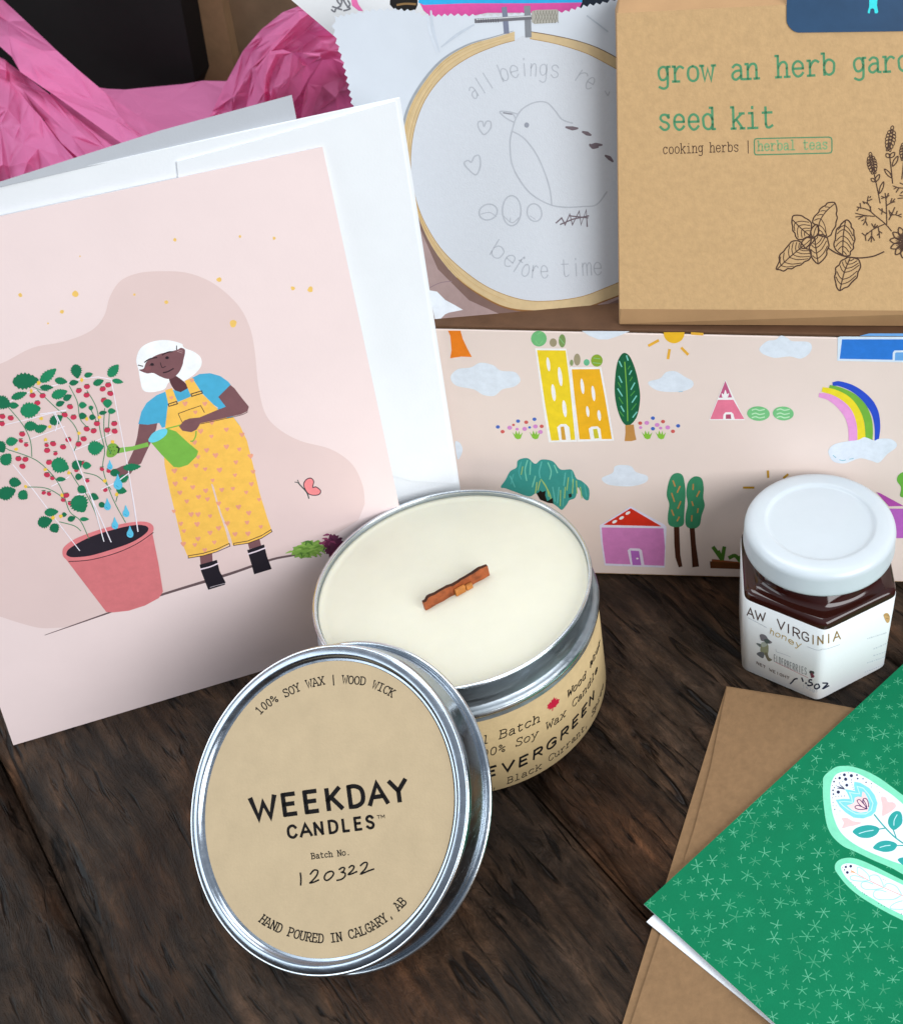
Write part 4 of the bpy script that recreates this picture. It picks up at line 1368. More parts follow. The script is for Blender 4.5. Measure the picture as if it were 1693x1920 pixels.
# head
F_('188,598 215,590 235,548 300,508 400,484 430,470 452,478 455,500 446,540 440,570 420,612 385,645 350,650 310,636 270,616 232,618', SK)
F_('172,540 180,566 196,580 222,544 285,502 400,472 442,456 420,440 340,424 255,437 195,475', WHT)
art.dot(z1('f', 240, 590), 6, 4, -20, ink('#8F5B60'))
for t_, wd in (('220,554 250,534 292,526', 2.2), ('322,512 352,496 382,492', 2.2), ('328,614 355,608 388,590', 2.3), ('312,556 322,584 342,577', 1.5), ('183,570 210,577', 1.8), ('406,458 406,480', 1.8), ('250,572 264,566 276,572', 1.), ('340,533 352,526 362,531', 1.)):
    art.line(zf(t_), wd, ink('#33232A'))
art.dot(z1('f', 264, 566), 3.4, 2.7, 0, ink('#2A2027'))
art.dot(z1('f', 351, 527), 3.4, 2.7, 0, ink('#2A2027'))
for t_ in ('410,490 440,500', '415,482 442,490'):
    art.line(zf(t_), .8, ink('#C9A8A8'))
# can, then the arm in front
CAN = '#7DBB4C'
art.line(zf('345,940 385,930 430,918'), 2.4, CAN)
art.line(zf('520,955 516,985 502,1010 488,1012'), 2.4, CAN)
F_('240,1000 300,955 350,938 402,955 470,1018 532,1070 522,1100 472,1150 422,1165 390,1162 320,1092', CAN, False)
F_('243,1005 268,965 318,942 350,944 344,976 300,1010 258,1020', '#6FD6EE')
F_('62,1052 150,1042 238,1018 246,1042 150,1066 62,1084', '#84BF55', False)
F_('5,1045 22,1026 50,1026 72,1050 62,1084 30,1106 0,1098', '#7FB04A')
art.line(zf('58,1045 72,1055 66,1080'), 3, '#2D3A2A')
for x, y in ((20, 1050), (38, 1045), (28, 1068), (45, 1068), (20, 1085), (38, 1088)):
    art.dot(z1('f', x, y), 1.1, 1.1, 0, '#3D5A2A', 8, True)
art.lift()
F_('648,755 718,685 742,705 772,745 826,812 818,838 780,856 650,886 545,908 522,945 492,960 440,952 420,926 450,892 482,880 540,874 640,832 692,812', SK, False)
art.line(zf('545,912 650,890 780,860 818,842'), 1.2, ink('#5B383C'))
for t_ in ('540,1730 640,1702 655,1765 690,1832 686,1846 590,1876 572,1830 550,1772', '816,1645 914,1612 930,1680 958,1755 856,1786 842,1732'):
    F_(t_, '#241F28', False)
for t_ in ('543,1757 600,1742 648,1722', '820,1668 870,1652 922,1632'):
    art.line(zf(t_), 2.4, ink('#EFDDE8'))
art.line(zf('600,1862 640,1850 688,1838'), 1., ink('#C9BFC6'))
# butterfly and the border plant
F_('1144,1268 1158,1236 1185,1227 1202,1246 1196,1280 1216,1278 1242,1300 1232,1322 1196,1326 1165,1312', '#F58E90')
art.line(zf('1144,1268 1158,1236 1185,1227 1202,1246 1196,1280 1216,1278 1242,1300 1232,1322 1196,1326 1165,1312'), 1.7, ink('#3A2A38'), closed=True)
art.line(zf('1118,1262 1160,1308 1174,1345'), 2.2, ink('#3A4A48'))
art.line(zf('1120,1262 1106,1252 1092,1250'), 1.5, ink('#3A4A48'))
art.line(zf('1120,1262 1114,1250 1108,1238'), 1.5, ink('#3A4A48'))
for cx_, cy_, a_, b_, c_ in ((1165, 1640, 98, 48, '#86AF50'), (1312, 1618, 62, 66, '#6E3352')):
    F_(' '.join(f'{cx_ + a_ * k_ * cos(t):.0f},{cy_ + b_ * k_ * sin(t) - .22 * a_ * k_ * cos(t):.0f}' for t, k_ in [(2 * pi * i / 40, random.uniform(.72, 1.08)) for i in range(40)]), c_, False)
for i in range(46):
    x, y = random.uniform(1060, 1260), random.uniform(1595, 1690)
    if abs(y - 1645) > 48 - (x - 1160) ** 2 / 300:
        continue
    a_ = random.uniform(0, pi)
    art.line([z1('f', x - 26 * cos(a_), y - 12 * sin(a_)), z1('f', x + 4, y - 5), z1('f', x + 26 * cos(a_), y + 12 * sin(a_))], (1, 4, 1), random.choice(['#86B24E', '#9BC25E', '#6E9A3E', '#55803A']))
for i in range(26):
    x, y = random.uniform(1245, 1360), random.uniform(1555, 1690)
    a_ = random.uniform(0, pi)
    art.line([z1('f', x - 20 * cos(a_), y - 20 * sin(a_)), z1('f', x + 4, y - 4), z1('f', x + 20 * cos(a_), y + 20 * sin(a_))], (1, 4.5, 1), random.choice(['#7A2D55', '#8E3A66', '#5E2446', '#A2486E']))
# pot
ze = lambda t: zp('e', t)
art.poly(ze('400,1405 440,1428 520,1425 650,1400 800,1350 900,1300 945,1250 985,1450 1012,1620 985,1660 900,1706 800,1738 700,1749 660,1746'), '#DC7C80')
art.poly(ze('388,1372 402,1338 470,1290 600,1240 750,1200 860,1184 922,1190 952,1215 947,1252 900,1302 800,1352 650,1402 520,1427 440,1430 398,1408'), '#E58387', True)
art.poly(ze('412,1382 440,1345 560,1280 700,1235 820,1208 890,1207 922,1226 900,1262 820,1312 700,1356 560,1396 460,1406 424,1399'), '#2C2630', True)
art.line(ze('428,1432 560,1422 720,1380 850,1322 952,1252'), 1.5, ink('#3A2A30'))
# plant: cane frame behind, stems, berries, leaves
CN = ink('#EFEAF2', 1.)
for t_ in ('60,440 180,380 330,340 520,295 610,285 690,300', '0,590 170,550 340,505 410,490', '190,670 300,630 400,592', '460,742 560,700 690,640', '320,965 380,935 430,905', '480,1016 520,1012 560,1000', '80,830 210,990 330,1150 495,1365', '690,300 770,720 800,880 855,1245', '-60,500 0,480 60,440'):
    art.line(ze(t_), 1.5, CN, sm=False)
ST = '#3F8A62'
for t_ in ('230,365 340,470 450,570 488,660 460,745', '430,340 480,440 500,550 560,612', '540,370 600,480 622,620 650,740 640,860 700,1040 780,1190', '40,460 140,580 188,680 198,780', '60,740 220,800 330,900 390,1000 432,1120 500,1180 552,1290', '160,970 280,975 370,1020 402,1062', '370,1186 460,1210 502,1242', '520,880 600,900 660,950 690,985', '440,880 490,960 540,1020 600,1150 640,1300', '720,1060 735,1010 762,980', '650,480 645,600 660,700 690,760', '680,500 672,640', '150,320 240,362 300,372', '-40,640 0,700 60,742', '560,480 590,540 600,575', '390,380 430,430'):
    art.line(ze(t_), 1.5, ST)
RD = ink('#CC3A58')
for i, q_ in enumerate('203,400 265,402 232,447 490,370 540,345 538,398 638,360 685,388 645,430 435,470 402,520 457,535 672,335 67,540 12,575 15,530 138,640 130,683 163,708 290,710 330,700 293,742 345,762 392,720 425,675 520,670 488,702 602,575 538,608 582,620 667,615 710,575 712,622 115,793 158,797 140,840 305,815 292,893 325,915 475,865 515,822 543,930 633,858 675,870 272,1005 305,1012 655,988 412,1020 392,1050 435,1072 -20,560'.split()):
    x, y = [float(c) for c in q_.split(',')]
    k_ = .72 if i in (17, 18, 19, 22, 38, 39, 40, 41, 42, 43, 44, 45, 46, 48, 49) else 1
    art.dot(z1('e', x, y), 6.0 * k_, 4.9 * k_, random.uniform(-25, 25), RD, 12)
    art.line([z1('e', x - 12, y - 13), z1('e', x + 10, y - 15)], 1.4, '#3F6A4A')
LEAFC = ['#1F7F57', '#238A5F', '#1B7350']


def leaf_shape(x, y, L, W_, a, c):
    n_ = 14
    ca, sa_ = cos(radians(a)), sin(radians(a))
    pts = []
    for sg in (1, -1):
        for i in range(n_):
            t = (i / n_) if sg == 1 else 1 - i / n_
            r_ = W_ / 2 * (sin(pi * t ** .8)) ** .75 * (1.12 if i % 2 else .86) * sg if 0 < t < 1 else 0
            pts.append((-L / 2 + L * t, r_))
    art.poly([z1('e', x + u_ * ca - v_ * sa_, y + u_ * sa_ + v_ * ca) for u_, v_ in pts], c)


for q_ in '160,310,165,100,-5 300,275,130,62,-40 475,250,90,68,80 550,272,55,34,-15 705,245,98,60,-50 732,312,70,32,10 612,318,70,42,-20 380,310,80,45,10 290,350,85,36,0 120,400,105,46,-20 20,445,105,84,20 88,462,60,42,0 190,490,130,96,-10 370,390,105,60,-20 420,412,60,40,-30 375,450,58,36,-20 460,320,60,36,-10 195,590,85,62,0 255,605,82,52,-20 350,550,92,62,-30 515,460,50,42,0 565,478,32,30,90 668,450,56,58,90 695,497,50,36,0 640,507,50,26,-10 515,527,50,42,0 575,535,42,36,0 595,725,100,90,-10 75,685,76,56,-10 5,720,80,70,60 40,795,84,76,-50 375,835,115,96,20 480,830,72,62,-40 540,835,56,46,0 510,985,62,52,30 490,905,46,42,0 95,940,78,62,10 45,1005,115,84,-20 145,1020,66,66,40 820,845,112,46,-5 770,915,62,52,-20 755,990,66,46,10 320,1125,88,52,-5 280,1185,94,74,-15 340,1225,62,62,60 495,1075,115,112,60 585,1030,62,46,20 445,1165,52,36,-20 525,1168,56,26,0 400,1140,32,30,0 380,920,60,30,0 715,880,62,46,0 635,1080,46,36,20 -60,380,110,80,0 -50,900,100,70,20'.split():
    x, y, L, W_, a = [float(c) for c in q_.split(',')]
    leaf_shape(x, y, L, W_, a, random.choice(LEAFC))
YL = ink('#F6CE4C')
for q_ in '240,322 195,370 508,303 257,543 310,595 490,635 540,545 620,535 285,675 100,735 160,965 428,880 280,860 650,930 330,1160 378,1150 385,1020 700,688 725,1015'.split():
    x, y = [float(c) for c in q_.split(',')]
    art.poly([z1('e', x + random.uniform(8, 15) * cos(t), y + random.uniform(8, 15) * sin(t)) for t in [2 * pi * i / 8 for i in range(8)]], YL)
# front canes and water drops
for t_ in ('340,500 455,740 545,980 690,1310', '560,1010 600,1140 645,1306', '630,982 720,940 800,882', '250,515 410,492', '345,620 360,560 330,500', '800,885 830,1060 857,1245'):
    art.line(ze(t_), 1.9, CN, sm=False)
for x, y, k_ in ((683, 830, .8), (668, 1075, 1), (783, 1118, 1), (714, 1192, 1), (808, 1245, 1), (733, 935, 1.3)):
    art.poly([z1('e', x + 24 * k_ * a, y + 38 * k_ * b) for a, b in ((-.1, -1), (.35, -.35), (.85, .25), (.7, .8), (0, 1), (-.75, .75), (-.85, .2), (-.4, -.35))], '#62C8EA', True, n=3)
    art.line([z1('e', x - 10 * k_, y + 18 * k_), z1('e', x + 2, y + 26 * k_)], 1., '#2F9CC4')
art.build('illustration', card)

# envelope behind the card, standing against the box
EA = GA + GB * 8.3
le2 = radians(2.6)
EV = ZZ * cos(le2) + GB * sin(le2)
EN = GU.cross(EV)
EF = Flat(EA + ZZ * .2, EN)
env = empty('envelope', EA + GU * 75, 'large white envelope standing behind the pink greeting card', 'envelope')
etr, etl = (750, 183), (-205, 390)
t_ = .9
while EF.pt(750 + 112 * t_, 183 + 727 * t_).z > .4:
    t_ += .004
ebr = (750 + 112 * t_, 183 + 727 * t_)
ebrw = EF.pt(*ebr)
eblw = ebrw - GU * 150
eblw.z = .3
ebl = proj(eblw)
mb = MB()
eo = [ebl, ebr, etr, etl]
mb.slab([EF.pt(x, y, 0) for x, y in eo], [EF.pt(x, y, -.9) for x, y in eo], PAPER)
mb.build('envelope_body', env, bevel=.12)
mb = MB()
fo = zp('p', '741,187 600,227 480,262 331,302 334,330 345,420 420,800 770,900 853,905 800,560')
mb.slab([EF.pt(x, y, .55) for x, y in fo], [EF.pt(x, y, .02) for x, y in fo], PAPER)
mb.build('pocket_flap', env, bevel=.1)
mb = MB()
# top flap, folded back behind the body
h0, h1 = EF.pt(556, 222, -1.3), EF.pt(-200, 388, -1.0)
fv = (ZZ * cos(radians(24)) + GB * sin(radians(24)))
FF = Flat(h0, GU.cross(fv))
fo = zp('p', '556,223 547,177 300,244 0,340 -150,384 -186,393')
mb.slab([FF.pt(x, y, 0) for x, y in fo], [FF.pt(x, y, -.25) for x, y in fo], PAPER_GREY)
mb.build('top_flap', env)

# ================================================================== CANDLE
CC = V((-78.764, 221.088, 0))
CH = 51.4
T4 = Matrix.Translation(CC)
candle = empty('candle', CC, 'open candle tin with cream wax and a wooden wick, its lid leaning against it', 'candle')
mb = MB()
prof = [(.01, .6), (39.5, .6), (41.2, .2), (42.0, 1.2), (42.05, 2.2), (42.05, 36.4), (41.7, 37.0), (41.7, 37.5), (42.3, 38.0), (42.75, 38.8), (42.8, 39.8), (42.6, 40.6), (41.9, 41.2), (40.9, 41.5), (40.75, 42.2), (40.7, CH - 1.5), (41.1, CH - 1.1), (41.35, CH - .5), (41.2, CH - .05), (40.8, CH), (40.4, CH - .3), (40.3, CH - 1.2), (40.3, CH - 6)]
mb.lathe(prof, T4, STEEL_BODY, 144)
tin = mb.build('tin', candle)
mb = MB()


def torus(mb, M, R_, r_, z, m, n=144, k=12, sq=1.):
    mb.lathe([(R_ + r_ * cos(2 * pi * i / k), z + r_ * sq * sin(2 * pi * i / k)) for i in range(k + 1)], M, m, n)


torus(mb, T4, 40.95, .62, CH - .3, STEEL)
mb.build('rim', tin)
mb = MB()
torus(mb, T4, 41.7, 1.25, 39.4, STEEL, sq=1.2)
mb.build('bead', tin)
WAX = mat('soy wax', (.665, .65, .535), .5, 0, .3, .035, 45, .25, 60)
wb = WAX.node_tree.nodes['Principled BSDF']
wb.inputs['Subsurface Weight'].default_value = .35
wb.inputs['Subsurface Radius'].default_value = (.006, .005, .003)
WZ = CH - 2.6
mb = MB()
mb.lathe([(.015, WZ + .1), (6, WZ + .08), (20, WZ), (33, WZ - .1), (38, WZ + .05), (39.6, WZ + .5), (40.2, WZ + 1.1), (40.2, WZ - 6)], T4, WAX, 128)
wax = mb.build('wax', candle)
# wick
WF = Flat((0, 0, WZ + .1), (0, 0, 1))
wa, wbp = WF.pt(797, 1143), WF.pt(917, 1077)
wd_ = (wbp - wa).normalized()
wn = V((-wd_.y, wd_.x, 0))
WOOD = mat('cherry wick wood', (.27, .066, .018), .55, 0, .3, .5, 300, .5, 700)
mb = MB()
n_ = 26
rows = []
for i in range(n_ + 1):
    t = i / n_
    b_ = wa + wd_ * ((wbp - wa).length * t)
    b_.z = WZ - .6
    hgt = 4.7 + .25 * sin(t * 9) + .15 * sin(t * 23) + random.uniform(-.15, .15) - .9 * (t < .04)
    for sg in (-.55, .55):
        rows.append(b_ + wn * sg * (1 + .15 * sin(t * 30)))
        rows.append(b_ + wn * (sg * (1 + .1 * sin(t * 17)) + .25) + ZZ * hgt)
fs = []
for i in range(n_):
    a = i * 4
    fs += [(a, a + 4, a + 5, a + 1), (a + 2, a + 3, a + 7, a + 6), ]
fs += [(0, 1, 3, 2), (n_ * 4, n_ * 4 + 2, n_ * 4 + 3, n_ * 4 + 1)]
mb.add(rows, fs, WOOD)
mb.add(rows, [(i * 4 + 1, i * 4 + 5, i * 4 + 7, i * 4 + 3) for i in range(n_)], mat('dark wick edge', (.045, .014, .006), .7, 0, .2, .4, 300))
wick = mb.build('wick', candle)
mb = MB()
m0 = wa + (wbp - wa) * .52 - wn * 1.1
for k_, (du, hh, wd2) in enumerate(((0, 2.8, 3.4), (3.0, 2.2, 2.2))):
    c_ = m0 + wd_ * du
    c_.z = WZ + hh / 2 - .3
    mb.box(c_, (wd_, wn, ZZ), (wd2 / 2, .55, hh / 2), mat('pale wick splint', (.46, .17, .035), .6, 0, .3, .3, 400))
mb.build('wick_splint', wick, bevel=.25)
# label round the tin
LAB = mat('kraft label', '#BDA57B', .65, 0, .22, .06, 420, .2, 1300)
mb = MB()
mb.lathe([(42.1, .9), (42.22, .95), (42.22, 36.0), (42.1, 36.05)], T4, LAB, 144)
lab = mb.build('label', candle)
art = Art(Round(CC.x, CC.y, 42.22), .02)
BK = mat('black label ink', (.006, .005, .005), .7, 0, .12)
m_ = lambda x, y: z1('m', x, y)
lettering(art, 'Small Batch', [(0, m_(60, 1230)), (5, m_(405, 1125)), (6, m_(500, 1092)), (7, m_(592, 1062)), (8, m_(672, 1030)), (9, m_(750, 995)), (10, m_(832, 955)), (11, m_(915, 912))], 15.5, 1.9, BK, up=(.1, -1))
lettering(art, 'Wood Wick', [(0, m_(1178, 690)), (1, m_(1232, 636)), (2, m_(1282, 585)), (3, m_(1326, 530)), (4, m_(1366, 478)), (5, m_(1402, 405)), (6, m_(1436, 330)), (7, m_(1463, 272)), (8, m_(1484, 215)), (9, m_(1502, 155))], 14.5, 1.8, BK, up=(.12, -1), wend=1.)
lettering(art, '100% Soy Wax Candle', [(0, m_(240, 1300)), (2, m_(405, 1260)), (3, m_(490, 1232)), (4, m_(572, 1208)), (5, m_(662, 1172)), (6, m_(742, 1138)), (8, m_(895, 1065)), (9, m_(965, 1008)), (10, m_(1040, 962)), (11, m_(1105, 912)), (12, m_(1168, 855)), (13, m_(1225, 785)), (14, m_(1280, 735)), (16, m_(1376, 612)), (18, m_(1450, 478)), (19, m_(1482, 405))], 14.5, 1.9, BK, up=(.1, -1), wend=1.2)
lettering(art, 'EVERGREEN', [(0, m_(330, 1485)), (1, m_(505, 1432)), (2, m_(672, 1380)), (3, m_(815, 1312)), (4, m_(955, 1226)), (5, m_(1090, 1126)), (6, m_(1208, 1014)), (7, m_(1305, 905)), (8, m_(1386, 788)), (9, m_(1452, 672))], 16.5, 4.2, BK, up=(.09, -1), serif=False, wide=.84, wend=2.4)
lettering(art, 'Fig, Black Currant, Spice', [(0, m_(200, 1640)), (4, m_(495, 1572)), (5, m_(582, 1537)), (6, m_(650, 1512)), (8, m_(790, 1450)), (10, m_(930, 1378)), (11, m_(990, 1322)), (13, m_(1110, 1240)), (15, m_(1218, 1143)), (17, m_(1312, 1050)), (19, m_(1390, 945)), (20, m_(1420, 882)), (22, m_(1478, 760)), (24, m_(1525, 625)), (25, m_(1538, 560))], 11.5, 1.5, BK, up=(.08, -1), wend=.85)
# maple leaf
art.poly([m_(1043 + a * 62 + b * -8, 742 + b * 66 - a * 30) for a, b in ((0, -1.05), (.18, -.68), (.42, -.82), (.36, -.38), (.62, -.56), (.7, -.36), (1.02, -.28), (.86, .05), (1., .2), (.52, .5), (.58, .68), (.08, .6), (.08, 1.05), (-.08, 1.05), (-.08, .6), (-.58, .68), (-.52, .5), (-1., .2), (-.86, .05), (-1.02, -.28), (-.7, -.36), (-.62, -.56), (-.36, -.38), (-.42, -.82), (-.18, -.68))], '#C2203E')
art.build('lettering', lab)

# ================================================================== CANDLE LID leaning on the tin
LC = V((-104.05, 154.317, 36.378)) + V((-.15, -.7, -.1))
LN = V((-.27514, -.55289, .78652)).normalized()
zq = LN.to_track_quat('Z', 'Y')
T4L = Matrix.Translation(LC) @ zq.to_matrix().to_4x4()
lid = empty('metal_lid', V((LC.x + 6, LC.y - 20, 0)), 'round tin candle lid with a kraft paper label, leaning against the candle', 'tin lid')
mb = MB()
prof = [(.01, -1.3), (38.9, -1.3), (39.2, -1.15), (39.6, -.6), (39.9, -.2), (40.3, -.08), (41.3, -.3), (42.2, -.6), (42.6, -.95), (42.78, -1.6), (42.8, -2.4), (42.8, -8.6), (43.0, -9.4), (43.5, -9.9), (43.6, -10.2), (42.4, -10.4), (42.2, -9), (42.2, -2.6), (41.6, -2.0), (38.5, -2.1), (.01, -2.1)]
mb.lathe(prof, T4L, STEEL_LID, 160)
shell = mb.build('shell', lid)
mb = MB()
torus(mb, T4L, 43.8, .62, -10.1, STEEL, 160)
mb.build('curled_edge', shell)
mb = MB()
torus(mb, T4L, 42.3, .5, -1.0, STEEL, 160)
mb.build('face_bead', shell)
LFp = LC + LN * -1.12
mb = MB()
mb.lathe([(.01, -1.08), (38.2, -1.08), (38.3, -1.14), (38.2, -1.2)], T4L, mat('kraft lid label', '#B5A181', .65, 0, .22, .05, 130, .2, 1300), 160, False)
lab = mb.build('label', lid)
LF = Flat(LC + LN * -1.08, LN)
art = Art(LF, .015)
l_ = lambda x, y: z1('l', x, y)
cur = lambda s, t0: [(i, p) for i, p in t0]


def along(pts, n_chars):
    """anchors evenly by arc length"""
    P = smooth(pts, False, 8)
    ds = [0]
    for a, b in zip(P, P[1:]):
        ds.append(ds[-1] + math.hypot(b[0] - a[0], b[1] - a[1]))
    out = []
    for k in range(0, n_chars + 1):
        t = ds[-1] * k / n_chars
        i = 0
        while i < len(P) - 2 and ds[i + 1] < t:
            i += 1
        q_ = (t - ds[i]) / (ds[i + 1] - ds[i])
        out.append((k, lerp(P[i], P[i + 1], q_)))
    return out


lettering(art, '100% SOY WAX | WOOD WICK', [(0, l_(416, 455)), (1, l_(438, 432)), (3, l_(488, 397)), (4, l_(518, 378)), (5, l_(548, 362)), (8, l_(635, 322)), (9, l_(665, 312)), (12, l_(762, 290)), (13, l_(790, 289)), (14, l_(822, 287)), (15, l_(850, 286)), (19, l_(975, 296)), (20, l_(1005, 309)), (22, l_(1062, 332)), (24, l_(1116, 362))], 14.5, 2.1, BK)
art.build('lettering', lab)
art = Art(LF, .015)
lettering(art, 'HAND POURED IN CALGARY, AB', along(zp('l', '408,1545 440,1568 515,1606 560,1622 640,1646 735,1660 800,1657 880,1643 980,1612 1075,1556 1140,1502 1196,1446'), 26), 16, 2.4, BK)
art.build('lettering', lab)
art = Art(LF, .015)
for k_, ch in enumerate('WEEKDAY'):
    x = [442, 577, 692, 812, 930, 1045, 1155][k_]
    wd = [62, 39, 39, 44, 44, 46, 47][k_]
    yb = 996 - (x - 442) * .122 + (2 if k_ == 0 else 0)
    lettering(art, ch, [(0, l_(x - wd * 1.16, yb + wd * 1.16 * .135)), (1, l_(x + wd * 1.16, yb - wd * 1.16 * .135))], 37.5, 8.4 if ch != 'W' else 9.2, BK, up=(-.13, -1), serif=False)
for k_, ch in enumerate('CANDLES'):
    x = [590, 662, 730, 806, 873, 938, 1002][k_]
    wd = [24, 28, 26, 25, 19, 20, 21][k_]
    yb = 1103 - (x - 590) * .122
    lettering(art, ch, [(0, l_(x - wd * 1.16, yb + wd * .15)), (1, l_(x + wd * 1.16, yb - wd * .15))], 22, 5.2, BK, up=(-.12, -1), serif=False)
lettering(art, 'TM', [(0, l_(1034, 1004)), (2, l_(1078, 999))], 6, 1.2, BK, up=(-.1, -1), serif=False)
lettering(art, 'Batch No.', [(0, l_(688, 1217)), (9, l_(896, 1194))], 10.5, 1.7, BK, up=(-.12, -1))
for t_ in ('630,1292 633,1320 632,1354', '683,1297 702,1276 722,1280 716,1305 690,1335 681,1344 700,1340 726,1328', '785,1283 768,1292 757,1312 762,1328 778,1328 798,1310 806,1292 795,1282 780,1286', '836,1272 852,1262 864,1266 858,1282 848,1287 866,1292 866,1308 848,1324 824,1330', '888,1262 902,1252 914,1258 906,1276 884,1298 900,1296 928,1284', '948,1252 968,1236 984,1240 974,1268 950,1296 985,1282 1018,1270'):
    art.line(zp('l', t_), 3.1, BK, cap=.4)
art.build('lettering', lab)

# ================================================================== HONEY JAR
JX, JY = 33.295, 242.616
JC = V((JX, JY, 0))
T4J = Matrix.Translation(JC)
ROT = -pi / 2 + .024
RI = 27.95 * cos(pi / 6)


def hexf(a, p=36.):
    return sum(abs(max(0, cos(a - (ROT + pi / 6 + k * pi / 3)))) ** p for k in range(6)) ** (-1 / p)


def jar_ring(a, r, z):
    h = max(0, min(1, (43.2 - z) / 6.5))
    h = h * h * (3 - 2 * h)
    return r * (h * hexf(a) + (1 - h))


jar = empty('honey_jar', JC, 'small hexagonal jar of dark honey with a white lid', 'jar')
GL_ = mat('honey filled glass', (.030, .0055, .004), .1, 0, .5)
mb = MB()
mb.lathe([(.01, .4), (RI - 1.2, .1), (RI - .3, .25), (RI, .6), (RI, 4), (RI, 35), (RI, 37.4), (RI - .12, 38.0), (RI - .4, 38.45), (RI - .85, 38.75), (RI - 1.4, 38.9), (RI - 2.4, 39.05), (21.0, 39.5), (20.3, 40.6), (20.2, 46.5), (.01, 46.6)], T4J, GL_, 180, ring=jar_ring)
mb.build('glass', jar)
mb = MB()
LIDW = mat('white enamel', (.56, .62, .66), .3, 0, .5, .015, 120, .12, 500)
mb.lathe([(20, 47.6), (22.9, 47.4), (23.6, 47.0), (24.1, 47.3), (24.25, 48.0), (24.05, 49.0), (24.0, 53.4), (23.8, 54.4), (23.2, 55.4), (22.2, 56.05), (21, 56.3), (18.0, 56.35), (17.4, 56.25), (16.9, 55.8), (16.4, 55.5), (15.8, 55.42), (8, 55.5), (.01, 55.55)], T4J, LIDW, 144)
mb.build('lid', jar)
LP = mat('white label paper', (.80, .83, .85), .5, 0, .35, .012, 60, .1, 900)
mb = MB()
mb.lathe([(RI + .02, .5), (RI + .14, .6), (RI + .14, 35.6), (RI + .02, 35.7)], T4J, LP, 180, ring=lambda a, r, z: r * hexf(a))
jl = mb.build('label', jar)
fac = []
for sg in (-1, 1):
    a = ROT + sg * pi / 6
    fac.append(Flat(JC + V((cos(a), sin(a), 0)) * (RI + .14), (cos(a), sin(a), 0)))
art = Art(Facets(fac), .05, .0008)
j_ = lambda x, y: z1('j', x, y)
GD, BR2, GY = ink('#9A7B4A', 1), ink('#5A4742', 1), ink('#B9BFC6', 1)
cols = [BR2] * 7 + [GD] * 5
an = [(-1, j_(-70, 240)), (0, j_(52, 300)), (1, j_(140, 342)), (2, j_(262, 370)), (3, j_(372, 432)), (4, j_(468, 470)), (5, j_(528, 510)), (6, j_(630, 555)), (7, j_(722, 592)), (8, j_(794, 620)), (9, j_(880, 612)), (10, j_(968, 580)), (11, j_(1052, 550))]
for k_, ch in enumerate('AW VIRGINIA'):
    if ch != ' ':
        lettering(art, ch, [(0, an[k_ + 1][1]), (1, an[k_ + 2][1])], 16, 2.3, cols[k_], up=(0, -1), serif=False)
lettering(art, 'honey', [(0, j_(295, 490)), (1, j_(350, 520)), (2, j_(415, 545)), (3, j_(485, 580)), (4, j_(560, 625)), (5, j_(640, 650))], 11, 1.4, ink('#BFA04E', 1), up=(-.05, -1), serif=False, italic=.25)
for t_ in ('70,330 160,375 265,432', '700,635 800,672 880,668 1040,612'):
    art.line(zp('j', t_), .9, GY)
# small walking figure in a cap
for t_, c_ in (('215,600 275,600 288,650 280,712 245,722 205,690 205,640', '#8A8E72'), ('205,690 240,700 238,748 215,755 165,718 170,702', '#5E6368'), ('245,700 275,700 292,748 326,772 318,782 285,788 255,735', '#6E6A58'), ('205,608 165,598 162,608 200,640', '#6C7674'), ('212,596 262,586 275,620 225,640', '#A9B2A8'), ('200,540 196,512 225,502 262,520 286,556 326,590 290,604 240,580 210,570', '#7B7880'), ('240,556 290,560 300,596 262,600', '#53605E')):
    art.poly(zp('j', t_), ink(c_, 1), True, n=3)
lettering(art, 'ELDERBERRIES', [(0, j_(340, 785)), (6, j_(508, 866)), (12, j_(695, 935))], 12.5, 1.0, ink('#7E8488', 1), up=(0, -1), serif=False, wide=.8)
art.line(zp('j', '365,660 375,690 420,705 470,722 520,745'), .8, GY)
art.line(zp('j', '362,800 530,880 705,965'), .9, ink('#C08A8E', 1), sm=False)
for x, y, r_, c_ in ((735, 905, 3, '#35333A'), (752, 912, 3.4, '#3F4A40'), (745, 930, 3, '#6A3A48'), (758, 950, 2.6, '#7A3448'), (745, 955, 2, '#5A2A3A')):
    art.dot(j_(x, y), r_, r_, 0, ink(c_, 1))
lettering(art, 'NET WEIGHT', [(0, j_(158, 815)), (5, j_(330, 905)), (10, j_(512, 985))], 4.6, .9, BR2, up=(0, -1), serif=False)
lettering(art, '(42g)', [(0, j_(640, 1060)), (5, j_(820, 1130))] if False else [(0, j_(640, 1062)), (5, j_(815, 1132))], 5, .8, GY, up=(0, -1), serif=False) if 'g' in GL else None
NV = ink('#1C2338', 1)
for t_ in ('518,1028 540,1006 562,980 592,974', '638,965 646,985 652,1004', '745,988 722,986 716,1008 742,1018 750,1040 715,1048 700,1040', '800,1036 776,1050 780,1080 812,1088 828,1066 812,1042', '862,1022 912,1024 880,1062 866,1080 925,1048'):
    art.line(zp('j', t_), 2.6, NV)
art.dot(j_(684, 1022), 1.8, 1.8, 0, NV)
art.poly(zp('j', '1502,300 1530,278 1558,290 1572,330 1566,372 1540,384 1518,350'), ink('#C9A06A', 1), True, n=3)
art.line(zp('j', '1512,300 1545,300 1565,318'), 1, ink('#8A6A3C', 1))
art.line(zp('j', '1530,335 1555,340'), 1, ink('#8A6A3C', 1))
